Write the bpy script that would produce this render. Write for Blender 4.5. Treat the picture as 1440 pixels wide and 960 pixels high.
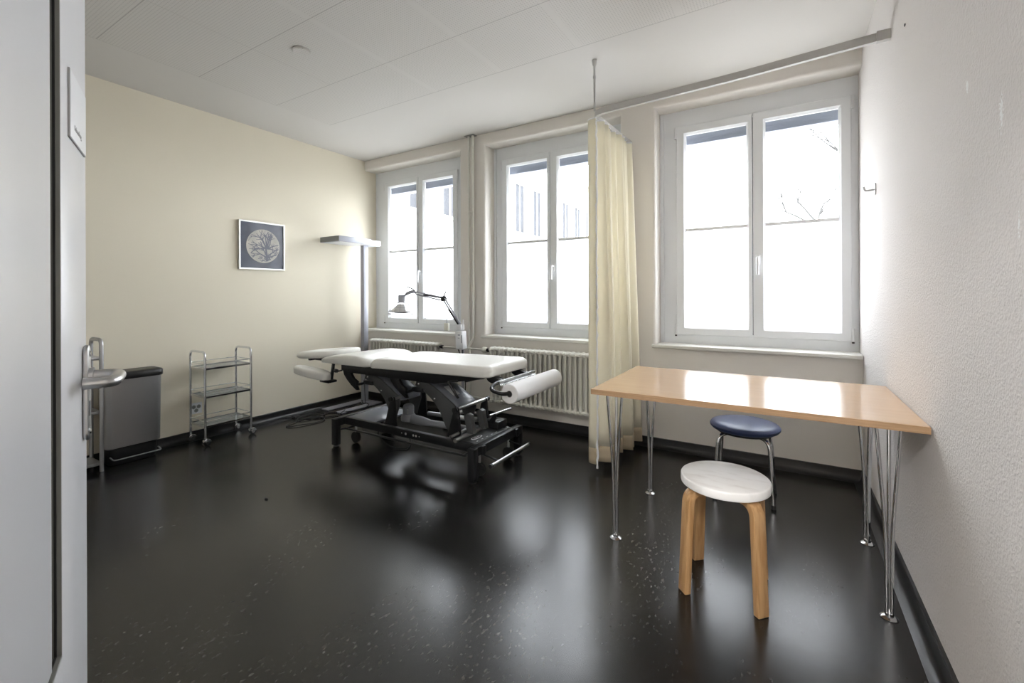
import bpy, bmesh, math, random
from mathutils import Vector, Matrix
random.seed(4)
PI = math.pi
for o in list(bpy.data.objects): bpy.data.objects.remove(o, do_unlink=True)
SC = bpy.context.scene
COL = SC.collection

# ------------------------------------------------------------------ camera
YAW, ROLL, CAM_Z = -0.54733, -0.00372, 1.16
s_, c_ = math.sin(YAW), math.cos(YAW)
fwd = Vector((s_, c_, 0)); r0 = Vector((c_, -s_, 0)); u0 = Vector((0, 0, 1))
rt = r0*math.cos(ROLL) + u0*math.sin(ROLL); up = -r0*math.sin(ROLL) + u0*math.cos(ROLL)
cam = bpy.data.cameras.new('camera'); camo = bpy.data.objects.new('camera', cam); COL.objects.link(camo)
camo.matrix_world = Matrix(((rt.x, up.x, -fwd.x, 0), (rt.y, up.y, -fwd.y, 0), (rt.z, up.z, -fwd.z, CAM_Z), (0, 0, 0, 1)))
cam.sensor_width = 36; cam.lens = 627/1440*36; cam.shift_y = -(480-413.4)/1440; cam.clip_start = 0.02
SC.camera = camo

# ------------------------------------------------------------------ world, exposure
SKY = 6.9
w = bpy.data.worlds.new('world'); SC.world = w; w.use_nodes = True
nt = w.node_tree; nt.nodes.clear()
tc = nt.nodes.new('ShaderNodeTexCoord'); sx = nt.nodes.new('ShaderNodeSeparateXYZ')
rmp = nt.nodes.new('ShaderNodeValToRGB'); bg = nt.nodes.new('ShaderNodeBackground'); out = nt.nodes.new('ShaderNodeOutputWorld')
nt.links.new(tc.outputs['Generated'], sx.inputs[0]); nt.links.new(sx.outputs['Z'], rmp.inputs[0])
rmp.color_ramp.elements[0].color = (.965, .965, 1, 1); rmp.color_ramp.elements[1].color = (.91, .94, 1, 1)
nt.links.new(rmp.outputs[0], bg.inputs[0]); bg.inputs[1].default_value = SKY
nt.links.new(bg.outputs[0], out.inputs[0])
vs = SC.view_settings
SC.display_settings.display_device = 'sRGB'
vs.view_transform = 'Standard'; vs.look = 'None'; vs.gamma = 1; vs.exposure = 1.28; vs.use_curve_mapping = False

XL, XR, YB, ZC = -4.06, 0.415, 3.455, 2.67
YN, YO = 3.62, 3.86            # niche back plane, outer face
# daylight through each window: portals guide the sky's own light
for x0, x1 in ((-4.0, -2.7), (-2.4, -1.1), (-.83, .40)):
    L = bpy.data.lights.new('window_portal', 'AREA'); L.shape = 'RECTANGLE'; L.size = x1-x0; L.size_y = 1.8
    L.cycles.is_portal = True
    lo = bpy.data.objects.new('window_portal', L); COL.objects.link(lo)
    lo.location = ((x0+x1)/2, YO+.02, 1.67); lo.rotation_euler = (-PI/2, 0, 0)
# added fill light, unseen behind the camera, lifts the room's inner side
FILL = 52
L = bpy.data.lights.new('corridor_fill_light', 'AREA'); L.shape = 'RECTANGLE'; L.size = 1.1; L.size_y = .4; L.energy = FILL; L.color = (1, .97, .94)
lo = bpy.data.objects.new('corridor_fill_light', L); COL.objects.link(lo); lo.location = (0, -1.15, 2.56)

# ------------------------------------------------------------------ materials
def mat(name, col=(.8, .8, .8), rough=.5, metal=0, spec=.5, coat=0, coat_r=.1):
    m = bpy.data.materials.new(name); m.use_nodes = True
    b = m.node_tree.nodes['Principled BSDF']
    b.inputs['Base Color'].default_value = (*col, 1); b.inputs['Roughness'].default_value = rough
    b.inputs['Metallic'].default_value = metal; b.inputs['Specular IOR Level'].default_value = spec
    b.inputs['Coat Weight'].default_value = coat; b.inputs['Coat Roughness'].default_value = coat_r
    return m
def nodes(m): return m.node_tree.nodes, m.node_tree.links, m.node_tree.nodes['Principled BSDF']
def add_bump(m, scale, strength, dist=.002, detail=3, stretch=None, kind='noise'):
    N, Lk, b = nodes(m)
    t = N.new('ShaderNodeTexCoord'); mp = N.new('ShaderNodeMapping')
    if stretch: mp.inputs['Scale'].default_value = stretch
    n = N.new('ShaderNodeTexNoise'); n.inputs['Scale'].default_value = scale; n.inputs['Detail'].default_value = detail
    bp = N.new('ShaderNodeBump'); bp.inputs['Strength'].default_value = strength; bp.inputs['Distance'].default_value = dist
    Lk.new(t.outputs['Object'], mp.inputs[0]); Lk.new(mp.outputs[0], n.inputs['Vector']); Lk.new(n.outputs['Fac'], bp.inputs['Height'])
    Lk.new(bp.outputs[0], b.inputs['Normal'])
    return n, bp
def add_vary(m, c1, c2, scale, detail=4, stretch=None, lo=.4, hi=.6):
    N, Lk, b = nodes(m)
    t = N.new('ShaderNodeTexCoord'); mp = N.new('ShaderNodeMapping')
    if stretch: mp.inputs['Scale'].default_value = stretch
    n = N.new('ShaderNodeTexNoise'); n.inputs['Scale'].default_value = scale; n.inputs['Detail'].default_value = detail
    r = N.new('ShaderNodeValToRGB'); e = r.color_ramp.elements
    e[0].position = lo; e[0].color = (*c1, 1); e[1].position = hi; e[1].color = (*c2, 1)
    Lk.new(t.outputs['Object'], mp.inputs[0]); Lk.new(mp.outputs[0], n.inputs['Vector']); Lk.new(n.outputs['Fac'], r.inputs[0])
    Lk.new(r.outputs[0], b.inputs['Base Color'])
    return r

M = {}
M['yellow'] = mat('yellow_paint', (.85, .79, .65), .75, spec=.25); add_bump(M['yellow'], 120, .12, .001)
M['plaster'] = mat('white_plaster', (.80, .765, .715), .8, spec=.25); add_bump(M['plaster'], 60, .2, .0015)
M['rough'] = mat('rough_render', (.72, .70, .68), .85, spec=.2)
def rough_wall(m):
    N, Lk, b = nodes(m)
    t = N.new('ShaderNodeTexCoord')
    n1 = N.new('ShaderNodeTexNoise'); n1.inputs['Scale'].default_value = 95; n1.inputs['Detail'].default_value = 5; n1.inputs['Roughness'].default_value = .65
    n2 = N.new('ShaderNodeTexVoronoi'); n2.inputs['Scale'].default_value = 130
    ad = N.new('ShaderNodeMath'); ad.operation = 'MULTIPLY_ADD'; ad.inputs[1].default_value = .4
    bp = N.new('ShaderNodeBump'); bp.inputs['Strength'].default_value = .75; bp.inputs['Distance'].default_value = .005
    for n in (n1, n2): Lk.new(t.outputs['Object'], n.inputs['Vector'])
    Lk.new(n2.outputs['Distance'], ad.inputs[0]); Lk.new(n1.outputs['Fac'], ad.inputs[2])
    Lk.new(ad.outputs[0], bp.inputs['Height']); Lk.new(bp.outputs[0], b.inputs['Normal'])
    # chalky scuffs of filler with their own shape
    cur = None
    for (y, z, ry, rz) in ((1.631, 1.702, .012, .022), (1.415, 1.56, .012, .045), (1.33, 1.30, .006, .03)):
        sp = N.new('ShaderNodeMapping'); sp.inputs['Location'].default_value = (0, -y/ry, -z/rz); sp.inputs['Scale'].default_value = (0, 1/ry, 1/rz)
        ln = N.new('ShaderNodeVectorMath'); ln.operation = 'LENGTH'
        Lk.new(t.outputs['Object'], sp.inputs[0]); Lk.new(sp.outputs[0], ln.inputs[0])
        nz = N.new('ShaderNodeTexNoise'); nz.inputs['Scale'].default_value = 130; Lk.new(t.outputs['Object'], nz.inputs['Vector'])
        a = N.new('ShaderNodeMath'); a.operation = 'MULTIPLY_ADD'; a.inputs[1].default_value = 3.0; Lk.new(nz.outputs['Fac'], a.inputs[0]); Lk.new(ln.outputs['Value'], a.inputs[2])
        l = N.new('ShaderNodeMath'); l.operation = 'LESS_THAN'; l.inputs[1].default_value = 2.15; Lk.new(a.outputs[0], l.inputs[0])
        if cur is None: cur = l
        else:
            mx = N.new('ShaderNodeMath'); mx.operation = 'MAXIMUM'; Lk.new(cur.outputs[0], mx.inputs[0]); Lk.new(l.outputs[0], mx.inputs[1]); cur = mx
    mix = N.new('ShaderNodeMix'); mix.data_type = 'RGBA'; mix.inputs[6].default_value = (.80, .765, .75, 1); mix.inputs[7].default_value = (.95, .95, .95, 1)
    Lk.new(cur.outputs[0], mix.inputs[0]); Lk.new(mix.outputs[2], b.inputs['Base Color'])
rough_wall(M['rough'])
M['ceiling'] = mat('perforated_ceiling_board', (.76, .75, .73), .8, spec=.2)
def ceil_mat(m):
    N, Lk, b = nodes(m)
    t = N.new('ShaderNodeTexCoord'); sp = N.new('ShaderNodeSeparateXYZ'); Lk.new(t.outputs['Object'], sp.inputs[0])
    def mth(op, a, bb=None, c=None):
        n = N.new('ShaderNodeMath'); n.operation = op
        for i, v in enumerate((a, bb, c)):
            if v is None: continue
            if isinstance(v, (int, float)): n.inputs[i].default_value = v
            else: Lk.new(v, n.inputs[i])
        return n.outputs[0]
    P = .0150
    def cell(o): return mth('SUBTRACT', mth('FRACT', mth('MULTIPLY', o, 1/P)), .5)
    cx, cy = cell(sp.outputs['X']), cell(sp.outputs['Y'])
    d = mth('SQRT', mth('ADD', mth('MULTIPLY', cx, cx), mth('MULTIPLY', cy, cy)))
    hole = mth('LESS_THAN', d, .2)
    # plain border along the walls
    inx = mth('MULTIPLY', mth('GREATER_THAN', sp.outputs['X'], -3.45), mth('LESS_THAN', sp.outputs['X'], .1+.2))
    iny = mth('LESS_THAN', sp.outputs['Y'], 2.55)
    hole = mth('MULTIPLY', hole, mth('MULTIPLY', inx, iny))
    seam = None
    def band(o, v, wd):
        return mth('LESS_THAN', mth('ABSOLUTE', mth('SUBTRACT', o, v)), wd)
    for yv in (-.13, .42, .97, 1.51, 2.06, 2.55):
        q = mth('MULTIPLY', band(sp.outputs['Y'], yv, .0022), mth('GREATER_THAN', sp.outputs['X'], -3.45))
        seam = q if seam is None else mth('MAXIMUM', seam, q)
    for xv in (-3.45, -2.78):
        seam = mth('MAXIMUM', seam, mth('MULTIPLY', band(sp.outputs['X'], xv, .0010), mth('LESS_THAN', sp.outputs['Y'], 2.06)))
    joint = None
    for xv in (-2.21, -1.64, -1.06, -.475, .09):
        q = band(sp.outputs['X'], xv, .018); joint = q if joint is None else mth('MAXIMUM', joint, q)
    hole = mth('MULTIPLY', hole, mth('SUBTRACT', 1, joint))
    dark = mth('MAXIMUM', mth('MULTIPLY', hole, .30), mth('MULTIPLY', seam, .42))
    n = N.new('ShaderNodeTexNoise'); n.inputs['Scale'].default_value = 1.2; n.inputs['Detail'].default_value = 2; Lk.new(t.outputs['Object'], n.inputs['Vector'])
    mix = N.new('ShaderNodeMix'); mix.data_type = 'RGBA'; mix.inputs[6].default_value = (.64, .618, .585, 1); mix.inputs[7].default_value = (.15, .14, .13, 1)
    Lk.new(dark, mix.inputs[0]); Lk.new(mix.outputs[2], b.inputs['Base Color'])
ceil_mat(M['ceiling'])
M['floor'] = mat('black_linoleum', (.014, .014, .015), .26, spec=.5)
def floor_mat(m):
    N, Lk, b = nodes(m)
    t = N.new('ShaderNodeTexCoord')
    def noise(scale, stretch, detail, rot=0):
        mp = N.new('ShaderNodeMapping'); mp.inputs['Scale'].default_value = stretch; mp.inputs['Rotation'].default_value = (0, 0, rot)
        n = N.new('ShaderNodeTexNoise'); n.inputs['Scale'].default_value = scale; n.inputs['Detail'].default_value = detail
        Lk.new(t.outputs['Object'], mp.inputs[0]); Lk.new(mp.outputs[0], n.inputs['Vector']); return n
    fine = noise(75, (1, .5, 1), 6, .35)       # flecks
    patch = noise(2.6, (1, .5, 1), 3)         # where flecks cluster
    mp = N.new('ShaderNodeMath'); mp.operation = 'MULTIPLY'
    r1 = N.new('ShaderNodeValToRGB'); r1.color_ramp.elements[0].position = .56; r1.color_ramp.elements[1].position = .70
    r2 = N.new('ShaderNodeValToRGB'); r2.color_ramp.elements[0].position = .42; r2.color_ramp.elements[1].position = .68
    Lk.new(fine.outputs['Fac'], r1.inputs[0]); Lk.new(patch.outputs['Fac'], r2.inputs[0])
    Lk.new(r1.outputs[0], mp.inputs[0]); Lk.new(r2.outputs[0], mp.inputs[1])
    mix = N.new('ShaderNodeMix'); mix.data_type = 'RGBA'; mix.inputs[6].default_value = (.0100, .0096, .0092, 1); mix.inputs[7].default_value = (.085, .08, .072, 1)
    Lk.new(mp.outputs[0], mix.inputs[0]); Lk.new(mix.outputs[2], b.inputs['Base Color'])
    wide = noise(1.6, (1, 1, 1), 4)
    r3 = N.new('ShaderNodeMapRange'); r3.inputs['To Min'].default_value = .20; r3.inputs['To Max'].default_value = .30
    Lk.new(wide.outputs['Fac'], r3.inputs['Value']); Lk.new(r3.outputs[0], b.inputs['Roughness'])
    un = noise(9, (1, 1, 1), 3); bp = N.new('ShaderNodeBump'); bp.inputs['Strength'].default_value = .12; bp.inputs['Distance'].default_value = .004
    Lk.new(un.outputs['Fac'], bp.inputs['Height']); Lk.new(bp.outputs[0], b.inputs['Normal'])
floor_mat(M['floor'])
M['skirt'] = mat('black_rubber_skirting', (.012, .012, .013), .35)
M['upvc'] = mat('white_window_plastic', (.82, .84, .86), .35)
M['sill'] = mat('painted_window_board', (.82, .81, .76), .4); add_bump(M['sill'], 30, .05, .001)
M['door'] = mat('white_lacquer', (.74, .74, .76), .28); add_bump(M['door'], 4, .03, .002)
M['seal'] = mat('black_rubber_seal', (.008, .008, .007), .6)
M['reveal'] = mat('grey_door_rebate', (.24, .24, .22), .5); M['print_grey'] = mat('grey_sign_print', (.36, .36, .36), .6)
M['steel'] = mat('brushed_steel', (.50, .50, .50), .33, 1); add_bump(M['steel'], 300, .06, .0005, stretch=(1, 1, .05))
M['satin'] = mat('satin_grey_metal', (.48, .48, .49), .38, 1); add_bump(M['satin'], 200, .03, .0005)
M['bin_steel'] = mat('brushed_bin_steel', (.44, .44, .45), .36, 1); add_bump(M['bin_steel'], 260, .08, .0006, stretch=(1, 1, .03))
M['chrome'] = mat('chrome', (.72, .73, .75), .09, 1); add_bump(M['chrome'], 60, .01, .0003)
M['black'] = mat('black_powder_coat', (.010, .0105, .012), .36); add_bump(M['black'], 250, .08, .0005)
M['grey_shell'] = mat('dark_grey_shell', (.20, .215, .25), .28); add_bump(M['grey_shell'], 250, .05, .0005)
M['grey_plate'] = mat('grey_link_plate', (.070, .074, .076), .45); add_bump(M['grey_plate'], 250, .05, .0005)
M['motor'] = mat('light_grey_motor_plastic', (.24, .25, .27), .4); add_bump(M['motor'], 200, .04, .0005)
M['blackplastic'] = mat('black_plastic', (.014, .014, .015), .42); add_bump(M['blackplastic'], 180, .08, .0005)
M['vinyl'] = mat('cream_vinyl', (.80, .79, .75), .42); add_bump(M['vinyl'], 260, .10, .0006)
M['blue_vinyl'] = mat('blue_vinyl', (.035, .055, .14), .38); add_bump(M['blue_vinyl'], 260, .12, .0006)
M['paper'] = mat('white_paper', (.86, .86, .86), .85, spec=.2); add_bump(M['paper'], 90, .12, .001)
M['rad'] = mat('radiator_enamel', (.76, .75, .69), .35); add_bump(M['rad'], 80, .03, .001)
M['alu'] = mat('anodised_rail', (.52, .51, .49), .5); add_bump(M['alu'], 200, .03, .0005)
M['lampgrey'] = mat('lamp_silver_grey', (.40, .41, .46), .42, .15); add_bump(M['lampgrey'], 200, .03, .0005)
M['lampend'] = mat('lamp_end_grey', (.24, .245, .24), .5); add_bump(M['lampend'], 200, .03, .0005)
M['white_plastic'] = mat('white_plastic', (.82, .83, .85), .35); add_bump(M['white_plastic'], 200, .02, .0005)
M['cream_plastic'] = mat('cream_plastic', (.80, .79, .70), .35); add_bump(M['cream_plastic'], 200, .02, .0005)
M['ink'] = mat('dark_ink', (.04, .04, .05), .6)
M['rubber'] = mat('black_rubber', (.010, .010, .010), .55); add_bump(M['rubber'], 150, .1, .0005)
M['blind'] = mat('blue_grey_blind', (.30, .32, .38), .5); add_bump(M['blind'], 40, .05, .001)
M['bar'] = mat('grey_glazing_bar', (.86, .87, .88), .4)
M['beech'] = mat('beech_laminate', (.60, .38, .22), .15, spec=.5)
add_vary(M['beech'], (.60, .405, .25), (.63, .43, .27), 3.5, 4, (1, 9, 6), .3, .7)
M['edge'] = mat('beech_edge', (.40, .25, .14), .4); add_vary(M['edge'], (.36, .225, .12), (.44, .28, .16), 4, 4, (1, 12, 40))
M['birch'] = mat('birch_leg', (.58, .34, .15), .35, coat=.2); add_vary(M['birch'], (.42, .235, .10), (.54, .33, .16), 8, 5, (9, 9, .8))
M['stoolseat'] = mat('worn_white_laminate', (.80, .80, .80), .4); add_vary(M['stoolseat'], (.78, .77, .76), (.90, .90, .90), 7, 6, (1, 3, 1), .34, .5)
M['floorstud'] = mat('white_floor_disc', (.80, .80, .78), .5)
M['silver_frame'] = mat('silver_picture_frame', (.70, .70, .68), .3, .7); add_bump(M['silver_frame'], 200, .02, .0005)
# curtain : a little light goes through the cloth
def cloth(name, col, tr):
    m = mat(name, col, .85, spec=.15); N, Lk, b = nodes(m)
    o = [n for n in N if n.type == 'OUTPUT_MATERIAL'][0]
    t = N.new('ShaderNodeBsdfTranslucent'); t.inputs[0].default_value = (*col, 1)
    mx = N.new('ShaderNodeMixShader'); mx.inputs[0].default_value = tr
    Lk.new(b.outputs[0], mx.inputs[1]); Lk.new(t.outputs[0], mx.inputs[2]); Lk.new(mx.outputs[0], o.inputs[0])
    add_bump(m, 350, .15, .0006)
    return m
M['curtain'] = cloth('cream_curtain_cloth', (.93, .895, .78), .45)
M['hem'] = cloth('doubled_curtain_hem', (.50, .42, .30), .10)
M['lace'] = cloth('white_frayed_edge', (.92, .93, .95), .3)
# glass
def glass(name, frosted):
    m = bpy.data.materials.new(name); m.use_nodes = True; N = m.node_tree.nodes; Lk = m.node_tree.links; N.clear()
    o = N.new('ShaderNodeOutputMaterial'); mx = N.new('ShaderNodeMixShader'); lwf = N.new('ShaderNodeLayerWeight'); lwf.inputs[0].default_value = .5; lp = N.new('ShaderNodeMath'); lp.operation = 'POWER'; lp.inputs[1].default_value = 5; lw = N.new('ShaderNodeMath'); lw.operation = 'MULTIPLY_ADD'; lw.inputs[1].default_value = .94; lw.inputs[2].default_value = .04; Lk.new(lwf.outputs['Facing'], lp.inputs[0]); Lk.new(lp.outputs[0], lw.inputs[0])
    gl = N.new('ShaderNodeBsdfGlossy'); gl.inputs['Roughness'].default_value = .35 if frosted else .02
    if frosted:
        a = N.new('ShaderNodeBsdfTranslucent'); a.inputs[0].default_value = (.93, .95, .96, 1)
        tn = N.new('ShaderNodeTexNoise'); tn.inputs['Scale'].default_value = 400
        bp = N.new('ShaderNodeBump'); bp.inputs['Strength'].default_value = .05; bp.inputs['Distance'].default_value = .0005
        Lk.new(tn.outputs['Fac'], bp.inputs['Height']); Lk.new(bp.outputs[0], gl.inputs['Normal'])
    else:
        a = N.new('ShaderNodeBsdfTransparent'); a.inputs[0].default_value = (.95, .97, .97, 1)
    Lk.new(lw.outputs[0], mx.inputs[0]); Lk.new(a.outputs[0], mx.inputs[1]); Lk.new(gl.outputs[0], mx.inputs[2]); Lk.new(mx.outputs[0], o.inputs[0])
    return m
M['glass'] = glass('clear_glass', False); M['frost'] = glass('frosted_glass', True)
def shelfglass():
    m = glass('shelf_glass', False)
    N = m.node_tree.nodes; Lk = m.node_tree.links
    tr_ = [n for n in N if n.type == 'BSDF_TRANSPARENT'][0]; tr_.inputs[0].default_value = (.8, .85, .85, 1)
    mx0 = [n for n in N if n.type == 'MIX_SHADER'][0]
    df = N.new('ShaderNodeBsdfDiffuse'); df.inputs[0].default_value = (.55, .58, .58, 1); m2 = N.new('ShaderNodeMixShader'); m2.inputs[0].default_value = .45
    Lk.new(tr_.outputs[0], m2.inputs[1]); Lk.new(df.outputs[0], m2.inputs[2]); Lk.new(m2.outputs[0], mx0.inputs[1])
    return m
M['shelfglass'] = shelfglass()
M['fillglow'] = mat('fill_diffuser', (.9, .9, .9), .5)  # glowing face of the added fill panel in the corridor
b = M['fillglow'].node_tree.nodes['Principled BSDF']; b.inputs['Emission Color'].default_value = (1, .95, .88, 1); b.inputs['Emission Strength'].default_value = 3
M['facade'] = mat('pale_render_facade', (.55, .54, .51), .9); add_bump(M['facade'], 20, .1, .002)
M['facade_dark'] = mat('far_window_pane', (.135, .14, .155), .6, spec=.1); add_vary(M['facade_dark'], (.048, .050, .056), (.058, .06, .068), 2)
M['bark'] = mat('grey_bark', (.05, .048, .046), .9); add_bump(M['bark'], 20, .3, .01)
M['ground'] = mat('pale_ground', (.35, .34, .33), .9); add_vary(M['ground'], (.32, .31, .30), (.38, .37, .36), 1)

# ------------------------------------------------------------------ geometry helpers
def BM(): return bmesh.new()
def box(bm, x0, x1, y0, y1, z0, z1, bev=0, seg=2, R=None):
    r = bmesh.ops.create_cube(bm, size=1)
    vs_ = r['verts']
    bmesh.ops.scale(bm, vec=(x1-x0, y1-y0, z1-z0), verts=vs_)
    if R is not None: bmesh.ops.transform(bm, matrix=R, verts=vs_)
    bmesh.ops.translate(bm, vec=((x0+x1)/2, (y0+y1)/2, (z0+z1)/2), verts=vs_)
    if bev:
        es = list({e for v in vs_ for e in v.link_edges})
        bmesh.ops.bevel(bm, geom=es, offset=bev, segments=seg, affect='EDGES', profile=.5)
def frames(pts, closed=False):
    n = len(pts); T = []
    for i in range(n):
        if closed: t = pts[(i+1) % n]-pts[i-1]
        else: t = pts[min(i+1, n-1)]-pts[max(i-1, 0)]
        T.append(t.normalized())
    a = Vector((0, 0, 1)) if abs(T[0].z) < .9 else Vector((1, 0, 0))
    u = T[0].cross(a).normalized(); F = []
    for i in range(n):
        u = (u - T[i]*u.dot(T[i])).normalized(); F.append((u, T[i].cross(u)))
    return F
def tube(bm, pts, r, n=12, cap=True, closed=False, flat=1.0):
    pts = [Vector(p) for p in pts]; F = frames(pts, closed); rings = []
    for i, p in enumerate(pts):
        rr = r[i] if isinstance(r, (list, tuple)) else r
        rings.append([bm.verts.new(p + F[i][0]*math.cos(2*PI*k/n)*rr + F[i][1]*math.sin(2*PI*k/n)*rr*flat) for k in range(n)])
    m = len(rings)
    for i in range(m if closed else m-1):
        A, B = rings[i], rings[(i+1) % m]
        for k in range(n): bm.faces.new((A[k], A[(k+1) % n], B[(k+1) % n], B[k]))
    if cap and not closed: bm.faces.new(rings[0][::-1]); bm.faces.new(rings[-1])
def fillet(pts, r, n=6):
    pts = [Vector(p) for p in pts]; o = [pts[0]]
    for i in range(1, len(pts)-1):
        a, b, c = pts[i-1], pts[i], pts[i+1]
        d1 = (a-b); d2 = (c-b); rr = min(r, d1.length*.49, d2.length*.49)
        p = b+d1.normalized()*rr; q = b+d2.normalized()*rr
        for k in range(n+1):
            t = k/n; o.append(p*(1-t)**2 + b*2*t*(1-t) + q*t*t)
    o.append(pts[-1]); return o
def spline(pts, n=8):
    pts = [Vector(p) for p in pts]; P = [pts[0]*2-pts[1]]+pts+[pts[-1]*2-pts[-2]]; o = []
    for i in range(1, len(P)-2):
        for k in range(n):
            t = k/n; a, b, c, d = P[i-1], P[i], P[i+1], P[i+2]
            o.append(.5*((2*b)+(c-a)*t+(2*a-5*b+4*c-d)*t*t+(3*b-a-3*c+d)*t**3))
    o.append(pts[-1]); return o
def prism(bm, poly, a0, a1, axis='Y', bev=0):
    def P(u, v, a):
        return {'Y': (u, a, v), 'X': (a, u, v), 'Z': (u, v, a)}[axis]
    A = [bm.verts.new(P(u, v, a0)) for u, v in poly]; B = [bm.verts.new(P(u, v, a1)) for u, v in poly]; n = len(poly)
    fs = [bm.faces.new(A), bm.faces.new(B[::-1])]
    for i in range(n): fs.append(bm.faces.new((A[i], B[i], B[(i+1) % n], A[(i+1) % n])))
    bmesh.ops.recalc_face_normals(bm, faces=fs)
    if bev:
        es = list({e for f in fs[:2] for e in f.edges}); bmesh.ops.bevel(bm, geom=es, offset=bev, segments=2, affect='EDGES', profile=.5)
def lathe(bm, prof, c=(0, 0, 0), n=32, R=None):
    c = Vector(c); rings = []
    for r, z in prof:
        if r < 1e-6: rings.append([bm.verts.new(c+(R@Vector((0, 0, z)) if R else Vector((0, 0, z))))]); continue
        ring = []
        for k in range(n):
            v = Vector((r*math.cos(2*PI*k/n), r*math.sin(2*PI*k/n), z))
            ring.append(bm.verts.new(c+(R@v if R else v)))
        rings.append(ring)
    fs = []
    for A, B in zip(rings, rings[1:]):
        if len(A) == 1 and len(B) == 1: continue
        for k in range(n):
            k2 = (k+1) % n
            if len(A) == 1: fs.append(bm.faces.new((A[0], B[k2], B[k])))
            elif len(B) == 1: fs.append(bm.faces.new((A[k], A[k2], B[0])))
            else: fs.append(bm.faces.new((A[k], A[k2], B[k2], B[k])))
    bmesh.ops.recalc_face_normals(bm, faces=fs)
def rrect(x0, x1, y0, y1, r, n=6):
    o = []
    for cx, cy, a in ((x1-r, y1-r, 0), (x0+r, y1-r, 90), (x0+r, y0+r, 180), (x1-r, y0+r, 270)):
        for k in range(n+1):
            t = math.radians(a+90*k/n); o.append((cx+r*math.cos(t), cy+r*math.sin(t)))
    return o
def cushion(bm, outline, zb, zt, rt_, rb, dz=lambda x, y: 0, dome=.006):
    n = len(outline); cx = sum(p[0] for p in outline)/n; cy = sum(p[1] for p in outline)/n
    hx = max(abs(p[0]-cx) for p in outline); hy = max(abs(p[1]-cy) for p in outline)
    prof = []
    for k in range(5):
        t = k/4*PI/2; prof.append((rb*(1-math.sin(t)), zb+rb*(1-math.cos(t))))
    for k in range(9):
        t = k/8*PI/2; prof.append((rt_*(1-math.cos(t)), zt-rt_+rt_*math.sin(t)))
    for ins, f in ((rt_+.03, .4), (rt_+.07, .75), (rt_+.14, 1)): prof.append((ins, zt+dome*f))
    rings = []
    for d, z in prof:
        fx = max(.05, 1-d/hx); fy = max(.05, 1-d/hy); ring = []
        for x, y in outline:
            X = cx+(x-cx)*fx; Y = cy+(y-cy)*fy; ring.append(bm.verts.new((X, Y, z+dz(X, Y))))
        rings.append(ring)
    fs = [bm.faces.new(rings[0][::-1]), bm.faces.new(rings[-1])]
    for A, B in zip(rings, rings[1:]):
        for k in range(n): fs.append(bm.faces.new((A[k], A[(k+1) % n], B[(k+1) % n], B[k])))
    bmesh.ops.recalc_face_normals(bm, faces=fs)

def thing(name, label, cat, loc=(0, 0, 0), group=None, kind=None):
    o = bpy.data.objects.new(name, None); COL.objects.link(o); o.location = loc; o.empty_display_size = .05
    if label: o['label'] = label; o['category'] = cat
    if group: o['group'] = group
    if kind: o['kind'] = kind
    return o
def root_of(p):
    while p.parent: p = p.parent
    return p
def part(name, bm, m, parent=None, smooth=True, label=None, ang=40):
    me = bpy.data.meshes.new(name)
    L = Vector((0, 0, 0)) if parent is None else Vector(root_of(parent).location)
    bmesh.ops.translate(bm, vec=-L, verts=bm.verts)
    bm.to_mesh(me); bm.free()
    me.materials.append(m)
    if smooth:
        me.shade_smooth()
        me.set_sharp_from_angle(angle=math.radians(ang))
    o = bpy.data.objects.new(name, me); COL.objects.link(o)
    if parent: o.parent = parent
    if label: o['label'] = label
    return o
def solo(name, bm, m, label, cat, group=None, base=None, **k):
    c = Vector(base) if base else Vector((0, 0, 0))
    me = bpy.data.meshes.new(name); bmesh.ops.translate(bm, vec=-c, verts=bm.verts); bm.to_mesh(me); bm.free(); me.materials.append(m)
    me.shade_smooth(); me.set_sharp_from_angle(angle=math.radians(40))
    o = bpy.data.objects.new(name, me); COL.objects.link(o); o.location = c
    o['label'] = label; o['category'] = cat
    if group: o['group'] = group
    return o
def struct(name, bm, m, smooth=False):
    o = part(name, bm, m, None, smooth); o['kind'] = 'structure'; return o

# ------------------------------------------------------------------ room shell
bm = BM(); box(bm, XL-.2, 2.2, -2.05, YO, -.15, 0); struct('floor', bm, M['floor'])
bm = BM(); box(bm, XL-.2, XR+.2, -.16, YO, ZC, ZC+.15); struct('ceiling', bm, M['ceiling'])
bm = BM(); box(bm, XL-.2, XL, -.16, YO, 0, ZC); struct('wall_left', bm, M['yellow'])
bm = BM(); box(bm, XR, XR+.2, -.04, YO, 0, ZC); struct('wall_right', bm, M['rough'])
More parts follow.
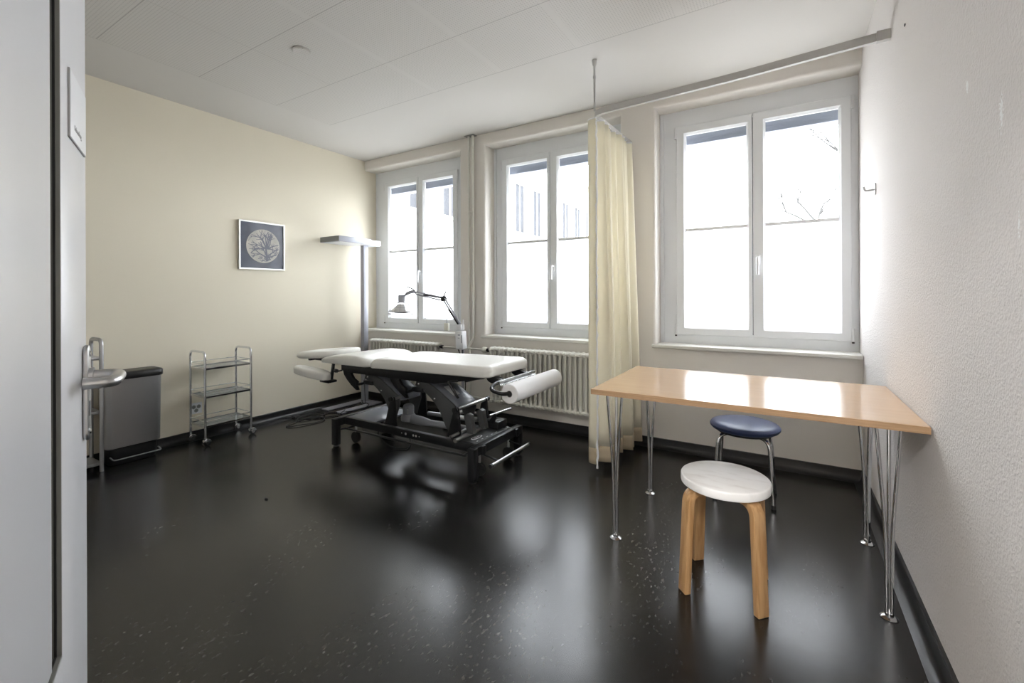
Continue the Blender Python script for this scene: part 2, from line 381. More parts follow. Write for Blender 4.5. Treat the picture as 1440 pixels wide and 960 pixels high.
# back wall with three niches, edges softened as plaster
ZS, ZT = .765, 2.565
niches = [(XL, -2.70), (-2.402, -1.10), (-.83, XR)]
def back_wall():
    bm = BM()
    xs = [XL, -2.70, -2.402, -1.10, -.83, XR]; zs = [0, ZS, ZT, ZC]; V = {}
    def v(x, y, z):
        k = (round(x, 4), round(y, 4), round(z, 4))
        if k not in V: V[k] = bm.verts.new(k)
        return V[k]
    hole = lambda i, j: j == 1 and i in (0, 2, 4)
    def q(*p): bm.faces.new([v(*a) for a in p])
    for i in range(5):
        for j in range(3):
            x0, x1, z0, z1 = xs[i], xs[i+1], zs[j], zs[j+1]
            if not hole(i, j):
                q((x0, YB, z0), (x1, YB, z0), (x1, YB, z1), (x0, YB, z1)); q((x0, YO, z0), (x0, YO, z1), (x1, YO, z1), (x1, YO, z0))
            else:
                q((x0, YB, z0), (x1, YB, z0), (x1, YO, z0), (x0, YO, z0)); q((x0, YB, z1), (x0, YO, z1), (x1, YO, z1), (x1, YB, z1))
                if i != 0: q((x0, YB, z0), (x0, YO, z0), (x0, YO, z1), (x0, YB, z1))
                if i != 4: q((x1, YB, z0), (x1, YB, z1), (x1, YO, z1), (x1, YO, z0))
    bmesh.ops.recalc_face_normals(bm, faces=bm.faces)
    es = []
    for e in bm.edges:
        a, b2 = e.verts
        if abs(a.co.y-YB) < 1e-4 and abs(b2.co.y-YB) < 1e-4 and len(e.link_faces) == 2:
            n1, n2 = e.link_faces[0].normal, e.link_faces[1].normal
            if abs(n1.dot(n2)) < .5 and min(a.co.z, b2.co.z) > ZS-.001 and not (abs(a.co.z-ZS) < .001 and abs(b2.co.z-ZS) < .001): es.append(e)
    bmesh.ops.bevel(bm, geom=es, offset=.022, segments=5, affect='EDGES', profile=.5)
    return bm
struct('wall_back', back_wall(), M['plaster'], True)
# wall behind the camera with the doorway round it, and the corridor beyond
DX0, DX1 = -.50, .40
bm = BM()
box(bm, XL, DX0-.05, -.16, -.04, 0, ZC); box(bm, DX0-.05, XR, -.16, -.04, 2.12, ZC)
struct('wall_front', bm, M['plaster'])
bm = BM()
box(bm, -2.2, 2.2, -2.05, -1.95, 0, ZC); box(bm, -2.3, -2.2, -2.05, -.16, 0, ZC); box(bm, 2.1, 2.2, -2.05, -.16, 0, ZC); box(bm, XR, 2.2, -.16, -.04, 0, ZC)
struct('wall_corridor', bm, M['plaster'])
bm = BM(); box(bm, -2.3, 2.2, -2.05, -.16, ZC-.06, ZC+.1); struct('ceiling_corridor', bm, M['plaster'])
# skirting with a coved foot
def skirt(name, fn, a0, a1):
    prof = [(0, .07), (.010, .07), (.013, .067), (.014, .03), (.018, .017), (.028, .008), (.050, .002), (.050, 0), (0, 0)]
    bm = BM(); A = [bm.verts.new(fn(d, z, a0)) for d, z in prof]; B = [bm.verts.new(fn(d, z, a1)) for d, z in prof]; n = len(prof)
    fs = [bm.faces.new(A), bm.faces.new(B[::-1])]+[bm.faces.new((A[i], B[i], B[(i+1) % n], A[(i+1) % n])) for i in range(n)]
    bmesh.ops.recalc_face_normals(bm, faces=fs); struct(name, bm, M['skirt'], True)
skirt('baseboard_left', lambda d, z, a: (XL+d, a, z), -.04, YB)
skirt('baseboard_right', lambda d, z, a: (XR-d, a, z), -.04, YB)
skirt('baseboard_back', lambda d, z, a: (a, YB-d, z), XL, XR)

# ------------------------------------------------------------------ windows
def window(i, nx0, nx1, sx0, mid, sx1, sill_x0, sill_x1, z0=.845, z1=2.44):
    t = thing('window_%d' % i, None, None, ((sx0+sx1)/2, YN, ZS), kind='structure')
    bm = BM(); y0, y1 = YN, YN+.07; fx0, fx1 = nx0, nx1
    box(bm, fx0, sx0+.012, y0, y1, ZS+.012, ZT); box(bm, sx1-.012, fx1, y0, y1, ZS+.012, ZT)
    box(bm, sx0+.012, sx1-.012, y0, y1, z1-.012, ZT); box(bm, sx0+.012, sx1-.012, y0, y1, ZS+.012, z0+.012)
    if nx0 > XL+.01:                                   # cover strip on the left
        box(bm, nx0, nx0+.028, YN-.012, YN, ZS+.012, ZT, .003)
    part('window_frame', bm, M['upvc'], t)
    bm = BM(); box(bm, mid-.022, mid+.022, YN+.056, YN+.066, z0+.002, z1-.002); box(bm, mid-.006, mid+.006, YN+.030, YN+.050, z0+.002, z1-.002); part('meeting_seal', bm, M['seal'], t, False, label='dark seal between the sashes')
    bm = BM(); e = .025
    r = 0.0
    box(bm, sill_x0, sill_x1, YB-.028, YB+.001, ZS-.014, ZS+.012, .006, 3); box(bm, nx0+.001, nx1-.001, YB, YN+.03, ZS, ZS+.012)
    part('window_sill', bm, M['sill'], t)
    for s, (a, b2) in enumerate(((sx0, mid-.003), (mid+.003, sx1))):
        bm = BM(); ys0, ys1 = YN-.020, YN+.018; f = .068
        gx0, gx1, gz0, gz1 = a+f-(.004 if s else 0), b2-f+(.022 if s == 0 else .002), z0+.065, z1-.068
        if s == 0: gx1 = b2-.036
        else: gx0 = a+.078
        # rails and stiles with a sloped glazing bead
        def ring(o, i_, ya, yb):
            A = [bm.verts.new((o[k][0], ya, o[k][1])) for k in range(4)]; B = [bm.verts.new((i_[k][0], yb, i_[k][1])) for k in range(4)]
            for k in range(4): bm.faces.new((A[k], A[(k+1) % 4], B[(k+1) % 4], B[k]))
        rc = lambda x0, x1, zz0, zz1: [(x0, zz0), (x1, zz0), (x1, zz1), (x0, zz1)]
        ch = .004
        O = rc(a, b2, z0, z1); O2 = rc(a+ch, b2-ch, z0+ch, z1-ch); I1 = rc(gx0-.014, gx1+.014, gz0-.014, gz1+.014); I2 = rc(gx0-.011, gx1+.011, gz0-.011, gz1+.011); I3 = rc(gx0, gx1, gz0, gz1)
        ring(O, O, ys1, ys0+ch); ring(O, O2, ys0+ch, ys0); ring(O2, I1, ys0, ys0); ring(I1, I2, ys0, ys0+.006); ring(I2, I3, ys0+.006, ys0+.020); ring(I3, I3, ys0+.020, ys1); ring(I3, O, ys1, ys1)
        bmesh.ops.remove_doubles(bm, verts=bm.verts, dist=1e-5); bmesh.ops.recalc_face_normals(bm, faces=bm.faces)
        sash = part('sash', bm, M['upvc'], t, ang=25)
        zb = 1.645
        bm = BM(); box(bm, gx0-.005, gx1+.005, ys0+.028, ys0+.034, zb+.008, gz1+.005); part('pane', bm, M['glass'], sash, False)
        bm = BM(); box(bm, gx0-.005, gx1+.005, ys0+.028, ys0+.034, gz0-.005, zb-.008); part('frosted_pane', bm, M['frost'], sash, False, label='frosted lower pane')
        bm = BM(); box(bm, gx0, gx1, ys0+.016, ys0+.038, zb-.012, zb+.012, .002); part('glazing_bar', bm, M['bar'], sash)
        if s == 1:
            hx = a+.030
            bm = BM(); box(bm, hx-.015, hx+.015, ys0-.010, ys0+.001, 1.395-.032, 1.395+.036, .004, 3)
            tube(bm, fillet([(hx, ys0-.004, 1.41), (hx, ys0-.042, 1.41), (hx, ys0-.046, 1.29)], .014), [.010]*9, 12)
            part('window_handle', bm, M['white_plastic'], sash)
        hxs = a-.006 if s == 0 else b2+.006
        for hz in (z0+.045, z1-.045):
            bm = BM(); tube(bm, [(hxs, ys0+.002, hz-.04), (hxs, ys0+.002, hz+.04)], .0085, 12)
            tube(bm, [(hxs, ys0+.002, hz-.046), (hxs, ys0+.002, hz-.040)], .0065, 12)
            part('hinge', bm, M['white_plastic'], sash)
        if s == 0 or True:
            bm = BM(); tube(bm, [(hxs, ys0+.000, z0-.012), (hxs, ys0+.000, z0-.002)], .0075, 10); part('hinge_cap', bm, M['blackplastic'], sash, label='dark hinge cap')
    # exterior blind box that shows along the top of the panes
    bm = BM()
    box(bm, nx0+.04, nx1-.04 if nx1 < XR else nx1-.01, YN+.10, YN+.20, z1-.112, ZT-.01)
    for k in range(3): box(bm, nx0+.045, nx1-.045, YN+.098, YN+.101, z1-.107+k*.014, z1-.104+k*.014)
    part('blind_box', bm, M['blind'], t, False, label='blue grey outside blind box')
    return t
window(1, XL, -2.70, -3.897, -3.384, -2.850, -4.03, -2.735)
window(2, -2.402, -1.10, -2.305, -1.793, -1.281, -2.435, -1.07)
window(3, -.83, XR, -.705, -.188, .376, -.855, XR-.001)

# ------------------------------------------------------------------ door leaf, open into the room
PD = Vector((-1.262, .337, 0)); ud = Vector((-.923, .384, 0)).normalized(); nd = Vector((-ud.y, ud.x, 0))
if nd.dot(-PD) < 0: nd = -nd
def dm(bm):         # local x = away from the latch edge towards the hinge, y = depth away from the camera, z = up
    mtx = Matrix(((-ud.x, -nd.x, 0, PD.x), (-ud.y, -nd.y, 0, PD.y), (0, 0, 1, 0), (0, 0, 0, 1)))
    bmesh.ops.transform(bm, matrix=mtx, verts=bm.verts); bmesh.ops.recalc_face_normals(bm, faces=bm.faces)
    return bm
door = thing('door_1', None, None, PD, kind='structure')
DW, DT, DH, DB = .885, .042, 2.06, .008
g0, g1, gb = .228, .308, .545
bm = BM(); box(bm, 0, g0, 0, DT, DB, DH, .0025, 2); box(bm, g0, DW, 0, DT, DB, gb, .0); box(bm, g0, DW, 0, DT, DH-.14, DH); box(bm, g0, DW, .030, DT, gb, DH-.14)
part('door_leaf', dm(bm), M['door'], door)
bm = BM(); box(bm, g0, g0+.002, .001, .030, gb, DH-.14); box(bm, g0+.002, DW-.1, .001, .030, gb, gb+.004); box(bm, g0, DW-.1, .028, .031, gb, DH-.14)
part('rebate', dm(bm), M['reveal'], door, False, label='grey rebate round the panel')
bm = BM(); box(bm, g0+.0018, g0+.0045, .0068, .0100, gb+.004, DH-.14); box(bm, g0+.003, DW-.12, .0068, .0100, gb+.0035, gb+.0060); part('seal', dm(bm), M['seal'], door, False, label='black rubber seal')
bm = BM(); box(bm, g1+.005, DW-.10, -.002, .029, gb+.03, DH-.16, .0015); part('door_panel', dm(bm), M['door'], door)
# handle on its long plate
hz = .955
bm = BM(); box(bm, .010, .052, -.009, .0, .868, 1.070, .0)
bm2 = BM()
prism(bm2, [(x, z) for x, z in rrect(.012, .050, .862, 1.058, .018, 8)], -.009, -.0005, 'Y', .003)
bm.free()
pl_ = part('handle_plate', dm(bm2), M['steel'], door)
bm = BM()
zc = .994
pp = fillet([(.031, -.004, zc), (.031, -.058, zc), (.140, -.058, zc), (.140, -.014, zc)], .052, 12)
tube(bm, pp, .0110, 18)
lathe(bm, [(0, -.006), (.017, -.006), (.017, .006), (0, .006)], (.031, -.010, zc), 20, Matrix.Rotation(PI/2, 3, 'X'))
part('door_handle', dm(bm), M['steel'], pl_)
for zz in (.880, 1.040):
    bm = BM(); lathe(bm, [(0, 0), (.005, 0), (.006, .0015), (.005, .003), (0, .0035)], (.031, -.0088, zz), 14, Matrix.Rotation(PI/2, 3, 'X')); part('screw', dm(bm), M['chrome'], pl_)
bm = BM(); box(bm, .024, .038, -.0095, -.0085, .912, .942, .0); part('keyhole', dm(bm), M['ink'], pl_, False)
# room sign on the leaf
SG = thing('door_sign', 'clear rectangular plate with small grey lettering fixed on the white door', 'sign', PD+Vector((0, 0, 1.45)))
bm = BM(); box(bm, .022, .170, -.0035, -.0008, 1.450, 1.572, .0004); part('sign_plate', dm(bm), M['white_plastic'], SG)
bm = BM(); box(bm, .170, .1765, -.0030, -.0002, 1.4475, 1.572); box(bm, .022, .1765, -.0030, -.0002, 1.4475, 1.450); part('sign_edge', dm(bm), M['print_grey'], SG, False, label='dark edge of the plate')
fc = bpy.data.curves.new('lettering', 'FONT'); fc.body = 'Behandlung'; fc.size = .0145; fc.extrude = .0003; fc.align_x = 'CENTER'
fo = bpy.data.objects.new('lettering', fc); COL.objects.link(fo); fo.data.materials.append(M['reveal']); fo.parent = SG
xax = ud; zax = nd; yax = Vector((0, 0, 1))
tp = PD - ud*.105 + nd*.0036 + Vector((0, 0, 1.470)) - SG.location
mtx = Matrix(((xax.x, yax.x, zax.x, tp.x), (xax.y, yax.y, zax.y, tp.y), (xax.z, yax.z, zax.z, tp.z), (0, 0, 0, 1)))
bpy.context.view_layer.update()
me = bpy.data.meshes.new_from_object(fo); bpy.data.objects.remove(fo, do_unlink=True)
me.transform(mtx); me.materials.clear(); me.materials.append(M['print_grey']); fo = bpy.data.objects.new('lettering', me); COL.objects.link(fo); fo.parent = SG

# ------------------------------------------------------------------ radiators and pipes
def radiator(x0, n, label):
    P = .0455; t = thing('radiator', label, 'radiator', (x0+n*P/2, 3.36, .19), 'column radiators under the windows')
    ztop, zbot = .665, .205
    bm = BM()
    for k in range(n):
        x = x0+P*(k+.5)
        for y in (3.325, 3.395):
            path = [(x, y, zbot), (x, y, zbot+.05), (x, y, ztop-.05), (x, y, ztop)]
            tube(bm, path, [.0165, .0115, .0115, .0165], 10)
        for z in (ztop, zbot):
            prof = [(0, -.052)]+[(.0215*math.cos(a), -.035+.0215*math.sin(a)) for a in (-1.2, -.8, -.4, 0)]+[(.0215, .035)]+[(.0215*math.cos(a), .035+.0215*math.sin(a)) for a in (.4, .8, 1.2)]+[(0, .057)]
            lathe(bm, prof, (x, 3.36, z), 12, Matrix.Rotation(-PI/2, 3, 'X'))
    for z in (ztop, zbot):
        for y in (3.325, 3.395): tube(bm, [(x0+.01, y, z), (x0+n*P-.01, y, z)], .016, 10)
    part('columns', bm, M['rad'], t)
    for x in (x0+P*2, x0+n*P-P*2):
        for z in (.26, .60): bm = BM(); box(bm, x-.008, x+.008, 3.40, YB-.001, z-.012, z+.012, .002); part('wall_bracket', bm, M['rad'], t)
    return t
R1 = radiator(-3.835, 21, 'short cream column radiator under the window nearest the yellow wall')
R2 = radiator(-2.275, 26, 'cream column radiator under the middle window, its end behind the curtain')
def valve(rad, x, sgn, knob):
    z = .65
    bm = BM(); tube(bm, [(x, 3.36, z), (x+sgn*.045, 3.36, z)], .010, 10); lathe(bm, [(0, -.014), (.016, -.014), (.019, 0), (.016, .014), (0, .014)], (x+sgn*.030, 3.36, z), 10, Matrix.Rotation(PI/2, 3, 'Y'))
    v = part('valve', bm, M['blackplastic'], rad, label='black valve body')
    if knob:
        bm = BM(); lathe(bm, [(0, 0), (.020, 0), (.026, .008), (.028, .03), (.025, .045), (.018, .052), (0, .054)], (x+sgn*.045, 3.36, z), 18, Matrix.Rotation(sgn*PI/2, 3, 'Y')); part('knob', bm, M['cream_plastic'], v)
valve(R1, -3.835+21*.0455, 1, False); valve(R2, -2.275, -1, True)
pg = 'heating pipes on the back wall'
bm = BM(); tube(bm, fillet([(-2.566, 3.425, ZC), (-2.566, 3.425, .185), (-2.30, 3.40, .185), (-2.28, 3.36, .20)], .03), .0115, 12); tube(bm, [(-2.566, 3.425, .19), (-2.88, 3.38, .20)], .0085, 10)
solo('heating_pipe', bm, M['rad'], 'left cream vertical heating pipe running from ceiling to low radiator connections', 'pipe', pg)
bm = BM(); tube(bm, fillet([(-2.520, 3.425, ZC), (-2.520, 3.425, .745), (-2.536, 3.40, .685), (-2.545, 3.378, .652)], .03), .0135, 12)
tube(bm, fillet([(-2.835, 3.36, .648), (-2.545, 3.375, .650), (-2.375, 3.36, .650)], .02), .0085, 10)
solo('heating_pipe', bm, M['rad'], 'right cream vertical heating pipe bending at sill height to the upper radiator valves', 'pipe', pg)
cl = thing('pipe_clip', 'small cream clip holding both heating pipes between the first two windows', 'clip', (-2.543, 3.44, 1.94))
bm = BM(); box(bm, -2.585, -2.500, 3.409, 3.414, 1.935, 1.945, .001); box(bm, -2.548, -2.540, 3.41, YB, 1.934, 1.946, .001); part('strap', bm, M['rad'], cl)
bm = BM(); box(bm, -2.60, -2.49, 3.395, YB, ZC-.006, ZC, .002); solo('pipe_collar', bm, M['reveal'], 'dark collar where the two heating pipes enter the ceiling', 'collar')

# ------------------------------------------------------------------ curtain on its ceiling rail
rl = thing('curtain_rail', 'grey aluminium curtain rail crossing from the right wall to the middle window', 'rail', (-1.04, 2.74, 2.31))
rail_pts = fillet([(XR, 2.612, 2.325), (-.2, 2.682, 2.325), (-.85, 2.722, 2.325), (-1.055, 2.735, 2.325), (-1.048, 2.95, 2.325), (-1.018, YB, 2.325)], .13, 8)
bm = BM()
def sweep_rect(bm, pts, wd, z0, z1):
    pts = [Vector(p) for p in pts]; rings = []
    for i, p in enumerate(pts):
        d = (pts[min(i+1, len(pts)-1)]-pts[max(i-1, 0)]); d.z = 0; d.normalize(); nn = Vector((-d.y, d.x, 0))
        rings.append([bm.verts.new((p.x+nn.x*s*wd/2, p.y+nn.y*s*wd/2, z)) for s, z in ((-1, z0), (1, z0), (1, z1), (-1, z1))])
    for A, B in zip(rings, rings[1:]):
        for k in range(4): bm.faces.new((A[k], A[(k+1) % 4], B[(k+1) % 4], B[k]))
    bm.faces.new(rings[0][::-1]); bm.faces.new(rings[-1]); bmesh.ops.recalc_face_normals(bm, faces=bm.faces)
sweep_rect(bm, rail_pts, .022, 2.308, 2.346)
part('track', bm, M['alu'], rl)
bm = BM(); tube(bm, [(-1.040, 2.74, 2.34), (-1.040, 2.74, ZC-.001)], .0065, 10); lathe(bm, [(0, 0), (.016, 0), (.016, .006), (.011, .035), (.008, .04), (0, .04)], (-1.040, 2.74, ZC-.001), 16, Matrix.Rotation(PI, 3, 'X')); tube(bm, [(-1.04, 2.74, 2.55), (-1.04, 2.74, 2.565)], .010, 10)
part('hanger', bm, M['alu'], rl)
bm = BM(); box(bm, XR-.05, XR, 2.598, 2.628, 2.304, 2.350, .002); part('end_bracket', bm, M['alu'], rl)
ct = thing('curtain', 'long cream fabric curtain gathered in folds between middle and right windows', 'curtain', (-1.04, 3.05, .03))
def fold_path(z):
    f = 1-(z-.05)/2.25           # 0 at the top, 1 at the hem
    pts = [(-1.098-.004*f, 2.775), (-1.085, 2.760), (-1.060, 2.756), (-1.038, 2.758)]
    n = 17
    for k in range(n):
        t = (k+.3)/n
        y = 2.79+(3.425-2.79)*t
        base = -1.045+.045*t
        amp = (.030+.034*f)*(1 if k % 2 else -1)*(.75+.45*math.sin(k*2.3))
        pts.append((base+amp+.035*f*t+ (.012*f), y+.010*math.sin(k*1.7)*f))
    return spline([(x, y, z) for x, y in pts], 6)
def sheet(bm, zs, i0=0, i1=None, off=0, th=.0022):
    rows = []
    for z in zs:
        P = fold_path(z)[i0:i1]; rows.append([bm.verts.new(p+Vector((0, 0, 0))) for p in P])
    for A, B in zip(rows, rows[1:]):
        for k in range(len(A)-1): bm.faces.new((A[k], A[k+1], B[k+1], B[k]))
    bmesh.ops.recalc_face_normals(bm, faces=bm.faces)
def zl(a, b2, n): return [a+(b2-a)*k/n for k in range(n+1)]
bm = BM(); sheet(bm, zl(.155, 2.302, 24)); c1 = part('cloth', bm, M['curtain'], ct, ang=180)
bm = BM(); sheet(bm, zl(.052, .155, 3)); c2 = part('hem', bm, M['hem'], ct, ang=180, label='darker doubled hem of the curtain')
for o in (c1, c2):
    md = o.modifiers.new('thickness', 'SOLIDIFY'); md.thickness = .002; md.offset = 0
bm = BM(); P = []
for k in range(90):
    z = .03+k*(2.26/89); fp = fold_path(max(z, .05))[18]
    P.append((fp.x+.004+random.uniform(-.003, .003), fp.y-.004+random.uniform(-.002, .002), z))
tube(bm, P, [random.uniform(.004, .0085) for _ in P], 8); part('frayed_edge', bm, M['lace'], ct, label='white frayed edge strip')
bm = BM(); tube(bm, [(p.x, p.y, 2.302) for p in fold_path(2.30)], .004, 6); part('heading_tape', bm, M['lace'], ct)

# ------------------------------------------------------------------ things on the walls and ceiling
pc = thing('framed_picture', 'square picture of a bare tree against a pale moon in silver frame', 'picture', (XL+.01, 2.28, 1.39))
Y0, Y1, Z0, Z1 = 2.073, 2.488, 1.39, 1.82; xw = XL+.022
bm = BM()
for a in ((Y0, Y0+.012, Z0, Z1), (Y1-.012, Y1, Z0, Z1), (Y0+.012, Y1-.012, Z0, Z0+.012), (Y0+.012, Y1-.012, Z1-.012, Z1)): box(bm, XL+.001, xw+.004, *a)
part('frame', bm, M['silver_frame'], pc, False)
bm = BM(); box(bm, XL+.002, xw-.004, Y0+.012, Y1-.012, Z0+.012, Z1-.012)
M['print'] = mat('slate_blue_print', (.060, .068, .095), .25, spec=.3, coat=.3, coat_r=.12); add_vary(M['print'], (.058, .065, .092), (.072, .08, .11), 6)
M['moon'] = mat('pale_moon_print', (.60, .57, .52), .3, spec=.25, coat=.2, coat_r=.12); add_vary(M['moon'], (.40, .38, .34), (.52, .49, .44), 9, 5)
M['branch'] = mat('grey_tree_print', (.15, .155, .19), .3, spec=.25)
part('print', bm, M['print'], pc, False)
cy, cz, rr = 2.288, 1.603, .152
bm = BM(); prism(bm, [(cy+rr*math.cos(a*PI/32), cz+rr*math.sin(a*PI/32)) for a in range(64)], xw-.0045, xw-.0034, 'X'); part('moon_disc', bm, M['moon'], pc, False, label='pale round moon')
bm = BM()
def br(y, z, a, l, r, d):
    if d == 0 or l < .008: return
    pts = [(xw-.0034, y, z)]; aa = a
    for k in range(4):
        aa += random.uniform(-.22, .22); y += math.cos(aa)*l/4; z += math.sin(aa)*l/4
        if math.hypot(y-cy, z-cz) > rr*.97: break
        pts.append((xw-.0034, y, z))
    if len(pts) > 1:
        n = len(pts)
        L_ = []; R_ = []
        for k, p in enumerate(pts):
            q = pts[min(k+1, n-1)]; p0 = pts[max(k-1, 0)]; dy, dz_ = q[1]-p0[1], q[2]-p0[2]; h = math.hypot(dy, dz_) or 1
            wd = r*(1-.5*k/n)
            L_.append((p[1]-dz_/h*wd, p[2]+dy/h*wd)); R_.append((p[1]+dz_/h*wd, p[2]-dy/h*wd))
        x = xw-.0034+.0002*random.random()
        for k in range(n-1):
            bm.faces.new([bm.verts.new((x, *v)) for v in (L_[k], L_[k+1], R_[k+1], R_[k])])
        if len(pts) == 5:
            for s in (-1, 1, 1.6, -.3): br(y, z, aa+s*random.uniform(.3, .7), l*.72, r*.55, d-1)
br(cy+.035, cz-.135, PI/2, .115, .012, 3)
for a in (2.9, 2.5, 2.1, 1.75, 1.3, .7, .2): br(cy+.04, cz-.02, a, .11, .006, 3)
for a in (.4, 2.7, .9, 2.2): br(cy+.035, cz-.10, a, .07, .007, 3)
for k in range(60):
    y, z = cy+.035+random.gauss(0, .035), cz-.115+random.gauss(0, .022)
    if math.hypot(y-cy, z-cz) < rr*.95: br(y, z, random.uniform(0, PI), .02, .003, 1)
part('tree_drawing', bm, M['branch'], pc, False, label='grey bare tree silhouette')

sk = thing('wall_socket', 'white triple power socket low on the yellow wall behind the wire trolley', 'socket', (XL, 1.745, .25))
bm = BM(); box(bm, XL, XL+.010, 1.700, 1.788, .205, .293, .004, 3); part('cover_plate', bm, M['white_plastic'], sk)
for (dy, dz_) in ((-.018, .012), (.018, .012), (0, -.018)):
    bm = BM(); lathe(bm, [(0, 0), (.0155, 0), (.0165, .0008), (0, .0010)], (XL+.010, 1.744+dy, .249+dz_), 6, Matrix.Rotation(PI/2, 3, 'Y')); o = part('outlet', bm, M['lampend'], sk)
    bm = BM()
    for q in (-.005, 0, .005): box(bm, XL+.0110, XL+.0116, 1.744+dy+q-.0012, 1.744+dy+q+.0012, .249+dz_-.0015+(.003 if q == 0 else 0), .249+dz_+.0015+(.003 if q == 0 else 0))
    part('pin_hole', bm, M['ink'], o, False)

hk = thing('coat_hook', 'small metal coat hook screwed to the rough white right wall', 'hook', (XR, 3.0, 1.70))
bm = BM(); box(bm, XR-.006, XR, 2.985, 3.015, 1.675, 1.735, .002); part('back_plate', bm, M['steel'], hk)
bm = BM(); tube(bm, fillet([(XR-.004, 3.0, 1.703), (XR-.046, 3.0, 1.700), (XR-.050, 3.0, 1.722)], .012), .005, 10); part('peg', bm, M['steel'], hk)
bm = BM(); lathe(bm, [(0, 0), (.052, 0), (.053, -.006), (.048, -.012), (.02, -.013), (0, -.013)], (-2.54, 1.68, ZC), 32); solo('ceiling_cover', bm, M['ceiling'], 'small flat round cover plate on the ceiling', 'cover')
bm = BM(); box(bm, XR-.003, XR+.001, 2.318, 2.330, 2.218, 2.225); solo('wall_plug', bm, M['ink'], 'tiny dark screw hole high on the rough white right wall', 'hole')

# ------------------------------------------------------------------ desk table with hairpin legs
TX0, TX1, TY0, TY1, TZ = -.765, .410, 1.957, 2.715, .72
tb = thing('desk', 'beech topped table with chrome hairpin legs standing against the right wall', 'table', ((TX0+TX1)/2, (TY0+TY1)/2, 0))
bm = BM(); box(bm, TX0, TX1, TY0, TY1, TZ-.025, TZ, .0015, 1); top = part('tabletop', bm, M['beech'], tb)
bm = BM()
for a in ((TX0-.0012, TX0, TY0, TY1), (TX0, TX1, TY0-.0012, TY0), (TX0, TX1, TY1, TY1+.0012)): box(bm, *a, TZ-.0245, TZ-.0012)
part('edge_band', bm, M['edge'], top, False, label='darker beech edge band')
for (fx, fy, ph) in ((-.686, 2.065, 100), (.318, 2.058, 80), (-.668, 2.631, -100), (.327, 2.616, -80)):
    bm = BM()
    for k in range(3):
        a = math.radians(ph+120*k); dx, dy = math.cos(a), math.sin(a)
        tube(bm, fillet([(fx+dx*.0085, fy+dy*.0085, .012), (fx+dx*.0095, fy+dy*.0095, .30), (fx+dx*.040, fy+dy*.040, TZ-.027)], .25, 8), .0062, 12)
    tube(bm, [(fx, fy, .008), (fx, fy, .02)], .014, 14)
    lg = part('leg', bm, M['chrome'], tb)
    bm = BM(); lathe(bm, [(0, 0), (.026, 0), (.027, .003), (.020, .008), (.012, .010), (0, .010)], (fx, fy, 0), 24); part('foot', bm, M['chrome'], lg)
    bm = BM(); lathe(bm, [(0, 0), (.055, 0), (.055, .003), (0, .003)], (fx, fy, TZ-.028), 24); part('mounting_plate', bm, M['blackplastic'], lg)
bm = BM(); box(bm, TX0+.14, TX0+.19, TY0+.25, TY0+.40, TZ-.037, TZ-.025, .002); part('under_clip', bm, M['edge'], tb)

# ------------------------------------------------------------------ white stool with bent wooden legs
sc = (-.203, 1.952); st = thing('wooden_stool', 'round white topped stool with four bent birch legs in front of the table', 'stool', (*sc, 0))
bm = BM(); R_ = .163; lathe(bm, [(0, .402), (R_-.004, .402), (R_-.001, .404), (R_, .409), (R_, .430), (R_-.002, .434), (R_-.006, .4365), (0, .4365)], (*sc, 0), 64)
part('seat', bm, M['stoolseat'], st)
for k, (a) in enumerate((-137, -43, 47, 133)):
    a = math.radians(a); d = Vector((math.cos(a), math.sin(a), 0)); q = Vector((-d.y, d.x, 0)); bm = BM()
    prof = []      # centre line in (r, z)
    cl_ = fillet([(.188, 0, 0), (.168, 0, .388), (.070, 0, .388)], .055, 10)
    th, wd = .0125, .0235
    rings = []
    for i, p in enumerate(cl_):
        tt = (cl_[min(i+1, len(cl_)-1)]-cl_[max(i-1, 0)]).normalized(); nn = Vector((tt.z, 0, -tt.x))
        ring = []
        for s, u in ((-1, -1), (1, -1), (1, 1), (-1, 1)):
            pr = p+nn*(th*s); ring.append(bm.verts.new(Vector((*sc, 0))+d*(pr.x-.009)+Vector((0, 0, pr.z))+q*(wd*u)))
        rings.append(ring)
    for A, B in zip(rings, rings[1:]):
        for j in range(4): bm.faces.new((A[j], A[(j+1) % 4], B[(j+1) % 4], B[j]))
    bm.faces.new(rings[0][::-1]); bm.faces.new(rings[-1]); bmesh.ops.recalc_face_normals(bm, faces=bm.faces)
    for v_ in bm.verts:
        if v_.co.z < .01: v_.co.z = .002
    es = [e for e in bm.edges if len(e.link_faces) == 2 and e.calc_face_angle() > 1.0]
    bmesh.ops.bevel(bm, geom=es, offset=.0025, segments=2, affect='EDGES', profile=.5)
    lg = part('leg', bm, M['birch'], st)
    bm = BM(); c = Vector((*sc, 0))+d*.179; lathe(bm, [(0, 0), (.011, 0), (.011, .004), (0, .004)], c, 12); part('foot_pad', bm, M['rubber'], lg)

